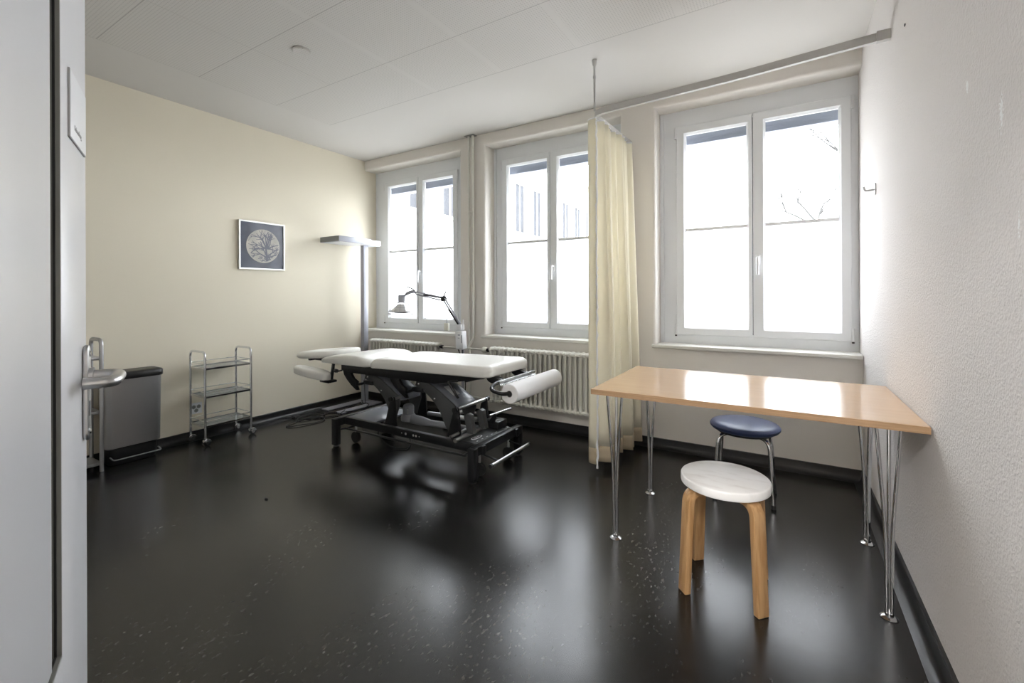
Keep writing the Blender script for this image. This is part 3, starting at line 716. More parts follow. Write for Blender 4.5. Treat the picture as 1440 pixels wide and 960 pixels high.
# ------------------------------------------------------------------ blue stool under the table
sc = (-.195, 2.885); st = thing('chrome_stool', 'blue padded round stool with chrome tube legs under the table', 'stool', (*sc, 0))
bm = BM(); lathe(bm, [(0, .378), (.150, .378), (.172, .384), (.181, .394), (.182, .403), (.174, .414), (.150, .422), (.09, .428), (0, .430)], (*sc, 0), 48); part('seat', bm, M['blue_vinyl'], st)
bm = BM(); lathe(bm, [(0, .366), (.145, .366), (.147, .370), (.147, .379), (0, .379)], (*sc, 0), 40); part('seat_base', bm, M['blackplastic'], st)
for a in (-142, -38, 38, 142):
    a = math.radians(a); d = Vector((math.cos(a), math.sin(a), 0)); C = Vector((*sc, 0)); bm = BM()
    tube(bm, fillet([C+d*.185+Vector((0, 0, .004)), C+d*.160+Vector((0, 0, .360)), C+d*.045+Vector((0, 0, .360))], .06, 10), .0105, 14)
    lg = part('leg', bm, M['chrome'], st)
    bm = BM(); tube(bm, [C+d*.185, C+d*.1835+Vector((0, 0, .022))], .0125, 14); part('foot_cap', bm, M['rubber'], lg)

# ------------------------------------------------------------------ treatment bed
bed = thing('treatment_bed', 'cream padded treatment bed on black lifting frame with paper roll end', 'bed', (-2.3, 2.495, 0))
YC = 2.495
def tilt(x, y): return .020*(min(0, x+1.54)) if x > -2.62 else -.0216
bm = BM(); o_ = rrect(-2.600, -1.535, YC-.265, YC+.265, .055, 8)
# densify the long sides
def dens(o, m=.06):
    r = []
    for i, p in enumerate(o):
        q = o[(i+1) % len(o)]; n = max(1, int(math.hypot(q[0]-p[0], q[1]-p[1])/m))
        for k in range(n): r.append((p[0]+(q[0]-p[0])*k/n, p[1]+(q[1]-p[1])*k/n))
    return r
def edge_drop(x, xe, wd, amt):
    t = abs(x-xe)/wd
    return -amt*(1-t)**2 if t < 1 else 0
cushion(bm, dens(o_), .645, .717, .035, .012, lambda x, y: tilt(x, y)+edge_drop(x, -2.60, .10, .004), .004)
for v_ in bm.verts:
    t = (v_.co.x+2.600)/.10
    if t < 1 and v_.co.z > .660: v_.co.z -= .020*(1-max(t, 0))**1.6
part('leg_section', bm, M['vinyl'], bed)
bm = BM(); o_ = dens(rrect(-3.170, -2.606, YC-.265, YC+.265, .06, 8), .04)
n0 = len(o_)
cushion(bm, o_, .645, .722, .035, .010, lambda x, y: -.0216, .006)
for v_ in bm.verts:       # the outer end is wedge shaped
    t = (v_.co.x+3.17)/.30
    if t < 1 and v_.co.z > .650-.0216: v_.co.z = .640-.0216+(v_.co.z-.640+.0216)*(.35+.65*max(0, t)**.6)
    t2 = (-2.606-v_.co.x)/.14
    if t2 < 1 and v_.co.z > .650: v_.co.z -= .030*(1-max(t2, 0))**1.6
part('back_section', bm, M['vinyl'], bed)
# head section with face opening
def ring_cushion(bm, cx, cy, ax, ay, hx, hy, hcx, zb, zt, dz):
    N1 = 56; prof = [(0, 0), (.12, -.01), (.82, 0), (.93, .10), (1, .40), (.985, .65), (.93, .86), (.80, .98), (.5, 1.02), (.22, .98), (.07, .86), (0, .6)]
    rings = []
    for u, f in prof:
        ring = []
        for k in range(N1):
            a = 2*PI*k/N1; ca, sa = math.cos(a), math.sin(a)
            e = .62; ox = cx+ax*math.copysign(abs(ca)**e, ca) if ca > 0 else cx+ax*math.copysign(abs(ca)**.85, ca)
            oy = cy+ay*math.copysign(abs(sa)**.8, sa)
            ix, iy = hcx+hx*ca, cy+hy*sa
            X, Y = ix+(ox-ix)*u, iy+(oy-iy)*u
            ring.append(bm.verts.new((X, Y, zb+(zt-zb)*f+dz(X))))
        rings.append(ring)
    m = len(rings)
    for i in range(m):
        A, B = rings[i], rings[(i+1) % m]
        for k in range(N1): bm.faces.new((A[k], A[(k+1) % N1], B[(k+1) % N1], B[k]))
    bmesh.ops.recalc_face_normals(bm, faces=bm.faces)
bm = BM(); ring_cushion(bm, -3.43, YC+.02, .285, .215, .110, .085, -3.36, .636, .694, lambda x: .085*(x+3.25))
part('head_section', bm, M['vinyl'], bed, ang=70)
bm = BM(); box(bm, -3.55, -3.05, YC-.05, YC-.03, .588, .612, .003, 2); box(bm, -3.55, -3.05, YC+.07, YC+.09, .588, .612, .003, 2)
box(bm, -3.53, -3.50, YC-.11, YC+.13, .592, .612, .003)
part('head_bracket', bm, M['black'], bed)
# arm support pad, near side
bm = BM()
def ell(cx, cy, ax, ay, rot, n=40):
    o = []
    for k in range(n):
        a = 2*PI*k/n; ca, sa = math.cos(a), math.sin(a)
        x = ax*math.copysign(abs(ca)**.8, ca); y = ay*math.copysign(abs(sa)**.8, sa); o.append((cx+x*math.cos(rot)-y*math.sin(rot), cy+x*math.sin(rot)+y*math.cos(rot)))
    return o
cushion(bm, ell(-3.225, 2.215, .205, .062, .05), .498, .560, .026, .012, lambda x, y: -.085*(x+3.10), .004)
ar = part('arm_pad', bm, M['vinyl'], bed)
bm = BM(); box(bm, -3.10, -2.99, 2.19, 2.27, .478, .497, .006, 2); tube(bm, [(-3.03, 2.245, .49), (-3.015, 2.26, .655)], .013, 12); part('arm_bracket', bm, M['black'], ar)
# upper frame
bm = BM()
for y in (YC-.215, YC+.195):
    prism(bm, [(-2.955, .612), (-2.955, .570), (-2.80, .560), (-2.20, .560), (-2.00, .560), (-1.60, .630), (-1.585, .644), (-2.55, .622)], y-.0, y+.022, 'Y', .002)
box(bm, -2.955, -2.93, YC-.21, YC+.21, .575, .612, .003); box(bm, -2.26, -2.20, YC-.21, YC+.21, .575, .615, .003); box(bm, -2.66, -2.56, YC-.21, YC+.21, .600, .622, .003); box(bm, -1.78, -1.74, YC-.21, YC+.21, .612, .636, .003)
box(bm, -3.08, -2.90, YC-.18, YC+.18, .612, .622, .002)
part('top_frame', bm, M['black'], bed)
bm = BM(); tube(bm, [(-2.985, YC-.24, .567), (-2.955, YC-.24, .567), (-2.935, YC-.22, .572)], .006, 10); lathe(bm, [(0, -.016), (.013, -.016), (.015, 0), (.013, .016), (0, .016)], (-2.985, YC-.24, .567), 14, Matrix.Rotation(PI/2, 3, 'Y')); part('clamp_knob', bm, M['blackplastic'], bed)
bm = BM(); tube(bm, spline([(-1.80, YC-.22, .600), (-1.86, YC-.23, .592), (-1.84, YC-.25, .578), (-1.75, YC-.28, .510)], 5), .008, 10); part('release_lever', bm, M['blackplastic'], bed)
bm = BM(); tube(bm, [(-2.05, YC-.10, .585), (-1.72, YC-.10, .615)], .009, 10); tube(bm, [(-1.75, YC-.21, .600), (-1.66, YC-.10, .622)], .007, 10); part('gas_strut', bm, M['black'], bed)
# curved hanger arms and lift columns
def hanger(x, name):
    bm = BM()
    for y in (YC-.200, YC+.170):
        prism(bm, [(x, .566), (x+.012, .535), (x+.045, .500), (x+.095, .462), (x+.150, .430), (x+.170, .430), (x+.150, .470), (x+.165, .492), (x+.120, .515), (x+.095, .545), (x+.090, .566)], y, y+.022, 'Y', .002)
    tube(bm, [(x+.150, YC-.20, .468), (x+.150, YC+.19, .468)], .010, 12)
    box(bm, x+.15, x+.25, YC-.13, YC+.13, .462, .492, .004, 2)
    part(name, bm, M['black'], bed)
hanger(-2.955, 'hanger_arm'); hanger(-2.44, 'hanger_arm')
def lift(x, dz_=0):
    # two bow shaped side plates and the rounded cover between them
    curve = spline([(x, 0, .505), (x+.075, 0, .475), (x+.155, 0, .425), (x+.225, 0, .355), (x+.275, 0, .265), (x+.295, 0, .235)], 6)
    topc = spline([(x+.02, 0, .555), (x+.11, 0, .540), (x+.21, 0, .496), (x+.30, 0, .443), (x+.365, 0, .400), (x+.375, 0, .350)], 6)
    poly = [(p.x, p.z) for p in topc]+[(x+.345, .270), (x+.335, .225)]+[(p.x, p.z) for p in reversed(curve)]
    g = None
    for y in (YC-.118, YC+.106):
        bm = BM(); prism(bm, poly, y, y+.012, 'Y', .003); pl2 = part('lift_plate', bm, M['grey_plate'], bed)
        if y < YC:
            for (bx, bz) in ((x+.035, .520), (x+.185, .430)):
                bm = BM(); lathe(bm, [(0, 0), (.007, 0), (.008, .002), (.005, .005), (0, .006)], (bx, y, bz), 12, Matrix.Rotation(PI/2, 3, 'X')); part('bolt', bm, M['chrome'], pl2)
    bm = BM(); rings = []
    for i, p in enumerate(topc[3:-3]):
        i += 3; tt = (topc[i+1]-topc[i-1]).normalized(); nn = Vector((-tt.z, 0, tt.x)); 
        if nn.z < 0: nn = -nn
        ring = []
        for k in range(13):
            a = PI*k/12; ring.append(bm.verts.new(Vector((p.x, YC-.104*math.copysign(abs(math.cos(a))**.75, math.cos(a)), p.z))+nn*(.038*math.sin(a)**.8-.012)))
        for k in range(2): ring.append(bm.verts.new(Vector((p.x, YC+(.100 if k == 0 else -.100), p.z))-nn*.055))
        rings.append(ring)
    m = len(rings[0])
    for A, B in zip(rings, rings[1:]):
        for k in range(m): bm.faces.new((A[k], A[(k+1) % m], B[(k+1) % m], B[k]))
    bm.faces.new(rings[0]); bm.faces.new(rings[-1][::-1]); bmesh.ops.recalc_face_normals(bm, faces=bm.faces)
    return part('lift_cover', bm, M['grey_shell'], bed, ang=50)
lift(-2.800); lc = lift(-2.270)
bm = BM(); box(bm, -.05, .05, -.035, .035, -.001, .001); R3 = Matrix.Rotation(math.radians(31), 4, 'Y'); bmesh.ops.transform(bm, matrix=Matrix.Translation((-1.985, YC-.05, .489))@R3, verts=bm.verts)
part('rating_label', bm, M['white_plastic'], lc, False, label='white rating label')
def support(x):
    for y in (YC-.175, YC+.150):
        bm = BM(); prism(bm, [(x, .205), (x+.060, .395), (x+.072, .412), (x+.092, .412), (x+.100, .395), (x+.118, .205)], y, y+.014, 'Y', .002)
        su = part('support_bracket', bm, M['black'], bed)
    bm = BM(); tube(bm, [(x+.082, YC-.195, .400), (x+.082, YC+.185, .400)], .0125, 14); part('cross_bar', bm, M['steel'], su)
    for ya in (YC-.202, YC+.180): bm = BM(); tube(bm, [(x+.082, ya, .400), (x+.082, ya+.018, .400)], .0165, 14); part('end_cap', bm, M['blackplastic'], su)
support(-2.520); support(-1.930)
for y in (YC-.12, YC+.02):
    bm = BM(); prism(bm, [(-1.83, .345), (-1.80, .365), (-1.775, .355), (-1.75, .235), (-1.80, .235)], y, y+.04, 'Y', .003); part('inner_link', bm, M['grey_plate'], bed)
bm = BM(); tube(bm, [(-1.80, YC-.25, .222), (-1.80, YC+.10, .232)], .014, 12); tube(bm, [(-1.83, YC-.26, .245), (-1.83, YC-.10, .25)], .010, 12); part('drive_bar', bm, M['steel'], bed)
# motor with its push rod
bm = BM(); lathe(bm, [(0, 0), (.042, 0), (.042, .09), (.038, .105), (.026, .112), (0, .113)], (-2.440, YC-.01, .215), 24); mo = part('motor', bm, M['motor'], bed)
bm = BM(); lathe(bm, [(0, 0), (.055, 0), (.058, .02), (.050, .045), (.042, .05), (0, .05)], (-2.440, YC-.01, .205), 24)
tube(bm, [(-2.42, YC-.01, .222), (-2.30, YC-.01, .218), (-2.22, YC-.01, .215), (-1.85, YC-.01, .225)], [.035, .032, .023, .023], 16); part('push_rod', bm, M['motor'], mo)
bm = BM(); box(bm, -2.415, -2.408, YC-.052, YC-.046, .265, .30); tube(bm, [(-2.34, YC+.10, .245), (-1.87, YC+.10, .262)], .016, 12); part('second_rod', bm, M['steel'], mo)
# base frame
bm = BM()
for y in (2.275, 2.680): box(bm, -2.925, -1.60, y, y+.035, .158, .212, .003, 2)
for x in (-2.955, -1.665): box(bm, x, x+.05, 2.215, 2.775, .158, .214, .004, 2)
part('base_frame', bm, M['black'], bed)
bm = BM(); box(bm, -2.91, -2.60, 2.31, 2.68, .196, .211, .003); cp = part('cover_plate', bm, M['grey_shell'], bed)
bm = BM(); box(bm, -1.93, -1.665, 2.31, 2.68, .196, .209, .003); cp = part('cover_plate', bm, M['grey_plate'], bed)
bm = BM(); prism(bm, ell(-1.745, YC-.09, .020, .055, 0, 32), .209, .2105, 'Z'); bd = part('badge', bm, M['white_plastic'], cp, label='oval white badge')
bm = BM(); prism(bm, ell(-1.745, YC-.09, .014, .044, 0, 32), .2106, .2112, 'Z'); part('badge_field', bm, M['grey_plate'], cp)
bm = BM(); box(bm, -1.750, -1.742, YC-.12, YC-.06, .2113, .2116); part('badge_line', bm, M['white_plastic'], cp)
for k in range(5): bm = BM(); box(bm, -1.700, -1.694, 2.34+k*.055, 2.355+k*.055, .209, .2096); part('caution_mark', bm, M['white_plastic'], cp, False)
# small marks on the near rail
for (x, s) in ((-2.300, .004), (-2.262, .009), (-2.190, .008), (-2.165, .008), (-2.135, .004)):
    bm = BM(); lathe(bm, [(0, 0), (s, 0), (s, .0006), (0, .0006)], (x, 2.2748, .186), 14, Matrix.Rotation(PI/2, 3, 'X')); part('printed_mark', bm, M['silver_frame'], bed)
for (x, y) in ((-2.955, 2.190), (-2.955, 2.740), (-1.660, 2.190), (-1.665, 2.745)):
    bm = BM(); box(bm, x, x+.048, y, y+.048, .014, .212, .003, 2); lg = part('leg', bm, M['black'], bed)
    bm = BM(); lathe(bm, [(0, 0), (.022, 0), (.022, .006), (.010, .008), (.008, .016), (0, .016)], (x+.024, y+.024, 0), 18); part('levelling_foot', bm, M['blackplastic'], lg)
for (x, y) in ((-2.865, 2.345), (-2.865, 2.64), (-1.66, 2.32), (-1.655, 2.66)):
    bm = BM(); tube(bm, [(x, y-.013, .048), (x, y+.013, .048)], .030, 20); tube(bm, [(x, y-.012, .046), (x, y+.012, .046)], .042, 24)
    for v_ in bm.verts: v_.co.z = max(v_.co.z, .004)
    ca = part('caster', bm, M['rubber'], bed)
    bm = BM(); tube(bm, [(x, y, .085), (x, y, .17)], .009, 10); part('caster_stem', bm, M['steel'], ca)
bm = BM(); tube(bm, [(-2.90, 2.235, .130), (-2.83, 2.225, .150), (-1.70, 2.225, .150)], .008, 10); tube(bm, [(-2.83, 2.225, .150), (-2.83, 2.62, .150)], .007, 10); tube(bm, [(-1.72, 2.225, .150), (-1.72, 2.66, .140), (-1.55, 2.66, .115)], .007, 10); tube(bm, [(-1.68, 2.34, .140), (-1.53, 2.34, .115)], .007, 10)
part('pedal_linkage', bm, M['black'], bed)
bm = BM(); tube(bm, [(-1.522, 2.245, .115), (-1.522, 2.715, .115)], .011, 14); fb = part('foot_bar', bm, M['steel'], bed)
for y in (2.240, 2.710): bm = BM(); tube(bm, [(-1.522, y-.004, .115), (-1.522, y+.014, .115)], .013, 14); part('bar_cap', bm, M['blackplastic'], fb)
bm = BM(); box(bm, -1.83, -1.70, 2.60, 2.72, .212, .268, .01, 2); prism(bm, [(-1.79, .25), (-1.74, .32), (-1.72, .32), (-1.735, .25)], 2.60, 2.615, 'Y', .003); part('gear_box', bm, M['black'], bed)
bm = BM(); tube(bm, [(-1.76, 2.58, .310), (-1.72, 2.80, .318)], .008, 10); part('rear_lever', bm, M['steel'], bed)
# cable looping to the floor under the bed
bm = BM(); tube(bm, spline([(-2.55, 2.34, .20), (-2.60, 2.33, .12), (-2.56, 2.36, .05), (-2.50, 2.40, .010), (-2.42, 2.46, .008), (-2.60, 2.66, .008), (-2.90, 2.80, .008), (-3.2, 2.86, .008)], 6), .0045, 8); part('power_cable', bm, M['rubber'], bed)
# paper roll and its holder
for y in (YC-.170, YC+.130):
    bm = BM(); prism(bm, [(-1.62, .642), (-1.60, .612), (-1.575, .600), (-1.50, .602), (-1.47, .615), (-1.50, .628), (-1.54, .640)], y, y+.045, 'Y', .002); hb = part('roll_bracket', bm, M['black'], bed)
bm = BM(); tube(bm, fillet([(-1.485, YC+.230, .622), (-1.485, YC-.265, .622), (-1.470, YC-.335, .600), (-1.385, YC-.335, .583), (-1.365, YC-.27, .580)], .035, 8), .011, 14)
part('roll_holder', bm, M['black'], bed)
bm = BM()
pts = [(-1.470, YC-.235)]
n = 26; y0_, y1_ = YC-.225, YC+.225
for k in range(n):
    y = y0_+(y1_-y0_)*k/n; bmq = (y1_-y0_)/n
    vsx = [bm.verts.new(p) for p in ((-1.476, y, .612), (-1.476, y+bmq, .612), (-1.462, y+bmq/2, .600))]; bm.faces.new(vsx)
    vsx = [bm.verts.new(p) for p in ((-1.476, y, .614), (-1.462, y+bmq/2, .602), (-1.476, y+bmq, .614))]; bm.faces.new(vsx)
box(bm, -1.480, -1.474, y0_, y1_, .608, .632, .001)
part('tear_edge', bm, M['steel'], bed)
rx, rz = -1.362, .580; ry0, ry1 = 2.200, 2.800
pr = thing('paper_roll', 'white paper couch roll held at the foot end of the treatment bed', 'paper roll', (rx, (ry0+ry1)/2, rz-.06))
bm = BM(); lathe(bm, [(.020, 0), (.054, 0), (.0575, .003), (.0575, ry1-ry0-.003), (.054, ry1-ry0), (.020, ry1-ry0), (.020, 0)], (rx, ry0, rz), 48, Matrix.Rotation(-PI/2, 3, 'X')); part('paper', bm, M['paper'], pr)
bm = BM(); lathe(bm, [(.0175, .001), (.020, .001), (.020, ry1-ry0-.001), (.0175, ry1-ry0-.001), (.0175, .001)], (rx, ry0, rz), 32, Matrix.Rotation(-PI/2, 3, 'X')); part('cardboard_core', bm, M['lampend'], pr)
bm = BM(); tube(bm, [(rx, ry0+.001, rz), (rx, ry1, rz)], .0168, 20); part('core_plug', bm, M['blackplastic'], pr)

# ------------------------------------------------------------------ floor standing office uplighter
fl = thing('floor_lamp', 'tall grey uplighter floor lamp with flat head beside the yellow wall corner', 'lamp', (-3.86, 3.20, 0))
bm = BM(); box(bm, -3.89, -3.838, 3.25, 3.31, .012, 1.70, .004, 2); part('pole', bm, M['lampgrey'], fl)
bm = BM(); box(bm, -4.03, -3.735, 2.865, 3.265, 1.690, 1.746, .003, 2); hd = part('lamp_head', bm, M['lampgrey'], fl)
bm = BM(); box(bm, -4.028, -3.737, 2.861, 2.8645, 1.692, 1.744); part('end_plate', bm, M['lampend'], hd, False, label='dark grey end plate')
bm = BM(); box(bm, -4.01, -3.755, 2.89, 3.25, 1.6885, 1.690); part('diffuser', bm, M['white_plastic'], hd, False)
bm = BM(); box(bm, -3.94, -3.765, 3.265, 3.42, 1.688, 1.742, .003, 2); part('ballast_box', bm, M['white_plastic'], hd)
bm = BM()
box(bm, -3.985, -3.885, 2.84, 3.36, .002, .012, .002); box(bm, -3.765, -3.675, 2.84, 3.36, .002, .012, .002); box(bm, -3.885, -3.765, 3.22, 3.36, .002, .012, .002)
part('base', bm, M['lampgrey'], fl)
bm = BM(); random.seed(7)
def loop(cx, cy, rx_, ry_, n, zz=.006, turns=1, rot=0):
    P = []
    for k in range(int(n*turns)+1):
        a = 2*PI*k/n; r = 1+.12*math.sin(3*a+cx*5)
        x, y = rx_*r*math.cos(a), ry_*r*math.sin(a)
        P.append((cx+x*math.cos(rot)-y*math.sin(rot), cy+x*math.sin(rot)+y*math.cos(rot), zz+.004*math.sin(a*2)**2))
    return P
P = loop(-3.72, 2.50, .10, .17, 20, .006, 1.3)+loop(-3.83, 2.62, .07, .13, 20, .010, 1.2)+[(-3.80, 2.80, .006), (-3.64, 2.93, .012), (-3.63, 3.10, .016), (-3.72, 3.20, .02), (-3.80, 3.20, .018), (-3.86, 3.24, .03)]
tube(bm, spline(P, 3), .0045, 8); P = [(XL+.07, 2.42, .03), (-3.93, 2.50, .006), (-3.75, 2.60, .01), (-3.66, 2.75, .006), (-3.70, 2.88, .016), (-3.80, 3.0, .006), (-3.83, 3.2, .02)]
tube(bm, spline(P, 5), .0045, 8); box(bm, -3.96, -3.90, 2.50, 2.56, .002, .022, .004); part('power_cable', bm, M['rubber'], fl)
bm = BM(); tube(bm, spline([(-3.835, 3.244, .45), (-3.80, 3.235, .40), (-3.82, 3.24, .2), (-3.79, 3.225, .015)], 6), .003, 8); part('hanging_cord', bm, M['rubber'], fl)

# ------------------------------------------------------------------ therapy heat lamp on a stand
hl = thing('heat_lamp', 'white therapy heat lamp with caged head on jointed arm behind the bed', 'lamp', (-2.47, 3.20, 0))
bm = BM(); px_, py_ = -2.475, 3.205
for k in range(5):
    a = math.radians(90+72*k+20); e = Vector((px_+.26*math.cos(a), py_+.26*math.sin(a)*.62, .062))
    tube(bm, [(px_, py_, .105), (px_+.13*math.cos(a), py_+.13*math.sin(a)*.62, .088), e], [.018, .015, .013], 10)
bs = part('star_base', bm, M['satin'], hl)
for k in range(5):
    a = math.radians(90+72*k+20); e = Vector((px_+.26*math.cos(a), py_+.26*math.sin(a)*.62, .028)); bm = BM()
    tube(bm, [e+Vector((0, -.012, 0)), e+Vector((0, .012, 0))], .025, 16); part('caster', bm, M['rubber'], bs)
bm = BM(); tube(bm, [(px_, py_, .09), (px_, py_, .66)], .0135, 14); part('pole', bm, M['lampgrey'], hl)
bm = BM(); tube(bm, spline([(-2.46, 3.185, .66), (-2.455, 3.18, .55), (-2.44, 3.17, .45), (-2.42, 3.17, .36), (-2.44, 3.18, .15)], 6), .004, 8); tube(bm, [(-2.51, 3.185, .665), (-2.49, 3.18, .63)], .006, 8); part('power_cord', bm, M['rubber'], hl)
bm = BM(); Rb = Matrix.Rotation(math.radians(-4), 4, 'Y')
box(bm, -2.530, -2.452, 3.165, 3.235, .665, .830, .008, 3, Rb); cb = part('control_box', bm, M['white_plastic'], hl)
bm = BM(); box(bm, -2.525, -2.475, 3.175, 3.235, .833, .890, .008, 3, Rb); tube(bm, [(-2.475, 3.205, .84), (-2.470, 3.205, .93)], .006, 8); part('arm_socket', bm, M['white_plastic'], cb)
bm = BM(); box(bm, -2.462, -2.452, 3.1635, 3.1648, .725, .795); box(bm, -2.500, -2.475, 3.1635, 3.1648, .79, .80); box(bm, -2.500, -2.480, 3.1635, 3.1648, .765, .770); part('display_print', bm, M['blind'], cb, False, label='blue grey printed display')
J = Vector((-2.665, 3.17, 1.118)); S0 = Vector((-2.495, 3.20, .875)); E_ = Vector((-2.975, 3.13, 1.175))
bm = BM(); 
for d in (-.010, .010): tube(bm, [S0+Vector((d, 0, 0)), J+Vector((d*1.4, 0, 0))], .0075, 10)
tube(bm, [J+Vector((0, 0, .012)), E_+Vector((0, 0, .010))], .0075, 10); tube(bm, [J+Vector((0, 0, -.018)), E_+Vector((0, 0, -.012))], .0075, 10)
am = part('spring_arm', bm, M['lampgrey'], hl)
bm = BM(); tube(bm, [S0+(J-S0)*.05+Vector((-.010, -.012, 0)), S0+(J-S0)*.62+Vector((-.012, -.012, 0))], .0068, 10); part('spring', bm, M['black'], am); bm = BM(); tube(bm, [J+(E_-J)*.08+Vector((0, -.012, .006)), J+(E_-J)*.68+Vector((0, -.012, .0))], .0068, 10); part('spring', bm, M['black'], am)
bm = BM(); tube(bm, [J+Vector((0, -.02, 0)), J+Vector((0, .02, 0))], .020, 16); tube(bm, [J+Vector((-.03, 0, .02)), J+Vector((.02, 0, .022))], .007, 8); tube(bm, [J+Vector((-.005, 0, .02)), J+Vector((.025, 0, .068))], .006, 8); part('elbow_joint', bm, M['black'], am)
bm = BM(); H0 = Vector((-3.135, 3.10, 1.03)); tlt = Matrix.Rotation(math.radians(4), 3, 'Y')
tube(bm, spline([E_, E_+Vector((-.04, 0, .012)), E_+Vector((-.09, -.01, -.002)), E_+Vector((-.125, -.02, -.028)), H0+Vector((.02, 0, .095))], 5), [.010]*4+[.017]*9+[.011]*8, 12)
hdp = part('wrist', bm, M['lampgrey'], hl)
bm = BM(); lathe(bm, [(0, .055), (.030, .055), (.033, .065), (.036, .12), (.030, .128), (0, .13)], H0, 24, tlt); part('neck', bm, M['lampgrey'], hdp)
bm = BM(); lathe(bm, [(0, .052), (.034, .048), (.050, .030), (.072, .008), (.098, -.014), (.104, -.022), (.104, -.026), (.095, -.024), (.060, .002), (.030, .02), (0, .024)], H0+Vector((0, 0, -.010)), 32, tlt); part('heater_plate', bm, M['silver_frame'], hdp)
bm = BM(); lathe(bm, [(.100, -.036), (.107, -.036), (.107, -.029), (.100, -.029), (.100, -.036)], H0, 32, tlt); part('heater_rim', bm, M['black'], hdp)
bm = BM()
for r, z, rad in ((.062, .048, .0030), (.118, -.058, .0048), (.112, -.030, .0024), (.092, .010, .0024)):
    tube(bm, [H0+tlt@Vector((r*math.cos(2*PI*k/36), r*math.sin(2*PI*k/36), z)) for k in range(36)], rad, 6, closed=True)
for k in range(14):
    a = 2*PI*k/14; tube(bm, [H0+tlt@Vector((r*math.cos(a), r*math.sin(a), z)) for r, z in ((.030, .056), (.062, .048), (.092, .010), (.112, -.030), (.118, -.058))], .0022, 6)
for k in range(-3, 4):
    x = k*.034; yy = math.sqrt(.118**2-x*x); tube(bm, [H0+tlt@Vector((x, -yy, -.058)), H0+tlt@Vector((x, yy, -.058))], .0012, 6)
part('wire_cage', bm, M['satin'], hdp)
bm = BM(); tube(bm, spline([H0+Vector((0, 0, .128)), H0+Vector((-.002, 0, .17)), H0+Vector((.03, 0, .205)), H0+Vector((.07, 0, .205)), E_+Vector((-.035, 0, .035)), E_+Vector((-.005, 0, .012)), E_+Vector((.02, 0, .012))], 5), [.0028]*16+[.006]*8+[.003]*7, 8); part('head_cable', bm, M['black'], hdp)
bm = BM(); K = J+Vector((.02, .03, -.005)); tube(bm, [K, Vector((-2.655, 3.20, .945))], .0012, 6); tube(bm, [Vector((-2.655, 3.20, .945)), Vector((-2.655, 3.20, .895))], .003, 8)
tr = part('pendant_cord', bm, M['lampgrey'], hl)
bm = BM(); box(bm, -2.680, -2.632, 3.185, 3.215, .825, .895, .004, 2); part('hand_control', bm, M['cream_plastic'], tr)

# ------------------------------------------------------------------ wire trolley
X0, X1, TYa, TYb = -4.030, -3.795, 1.695, 2.040
tr = thing('wire_trolley', 'small three tier chrome trolley on casters standing by the yellow wall', 'trolley', ((X0+X1)/2, (TYa+TYb)/2, 0))
for y in (TYa, TYb):
    bm = BM(); tube(bm, fillet([(X0, y, .060), (X0, y, .722), (X1, y, .722), (X1, y, .060)], .045, 8), .0085, 14); part('end_frame', bm, M['chrome'], tr)
for zt_, zr in ((.594, .630), (.376, .412), (.150, .188)):
    bm = BM()
    tube(bm, [(X1, TYa, zr), (X1, TYb, zr)], .0032, 8); tube(bm, [(X0, TYa, zr), (X0, TYb, zr)], .0032, 8); tube(bm, [(X0, TYa, zr), (X1, TYa, zr)], .0032, 8); tube(bm, [(X0, TYb, zr), (X1, TYb, zr)], .0032, 8)
    for a in ((X1-.002, X1+.002, TYa, TYb), (X0-.002, X0+.002, TYa, TYb), (X0, X1, TYa-.002, TYa+.002), (X0, X1, TYb-.002, TYb+.002)): box(bm, *a, zt_-.010, zt_+.004)
    sh = part('shelf_rail', bm, M['chrome'], tr)
    bm = BM(); box(bm, X0+.003, X1-.003, TYa+.003, TYb-.003, zt_-.006, zt_-.001); part('glass_shelf', bm, M['shelfglass'], sh, False, label='clear glass shelf')
for x in (X0, X1):
    for y in (TYa, TYb):
        bm = BM(); cy_ = y+.010
        tube(bm, [(x-.012, cy_, .027), (x+.012, cy_, .027)], .0265, 20); ca = part('caster', bm, M['rubber'], tr)
        bm = BM(); lathe(bm, [(0, 0), (.016, 0), (.014, .006), (0, .006)], (x+.0125, cy_, .027), 14, Matrix.Rotation(PI/2, 3, 'Y')); tube(bm, [(x, y, .045), (x, y, .062)], .010, 12)
        prism(bm, [(cy_+.0290*math.cos(a_), .027+.0290*math.sin(a_)) for a_ in [k*PI/8 for k in range(9)]]+[(cy_-.014, .034)], x-.0145, x+.0145, 'X', .001); part('caster_cap', bm, M['chrome'], ca)

# ------------------------------------------------------------------ grey shelf rack, half behind the door
X0, X1 = -4.030, -3.842
rk = thing('metal_shelf_rack', 'narrow grey tube framed shelf rack half hidden behind the open door', 'rack', ((X0+X1)/2, .85, 0))
for y in (.55, 1.100):
    bm = BM(); tube(bm, fillet([(X0, y, .002), (X0, y, .868), (X1, y, .868), (X1, y, .002)], .040, 8), .0115, 14); part('end_frame', bm, M['satin'], rk)
for z in (.755, .400, .062):
    bm = BM(); box(bm, X0+.006, X1-.006, .55, 1.100, z-.006, z, .001); box(bm, X1-.010, X1-.004, .55, 1.10, z-.018, z+.001, .001); box(bm, X0+.004, X0+.010, .55, 1.10, z-.018, z+.001, .001); box(bm, X0+.008, X1-.008, 1.094, 1.101, z-.018, z+.001, .001)
    part('shelf', bm, M['satin'], rk)

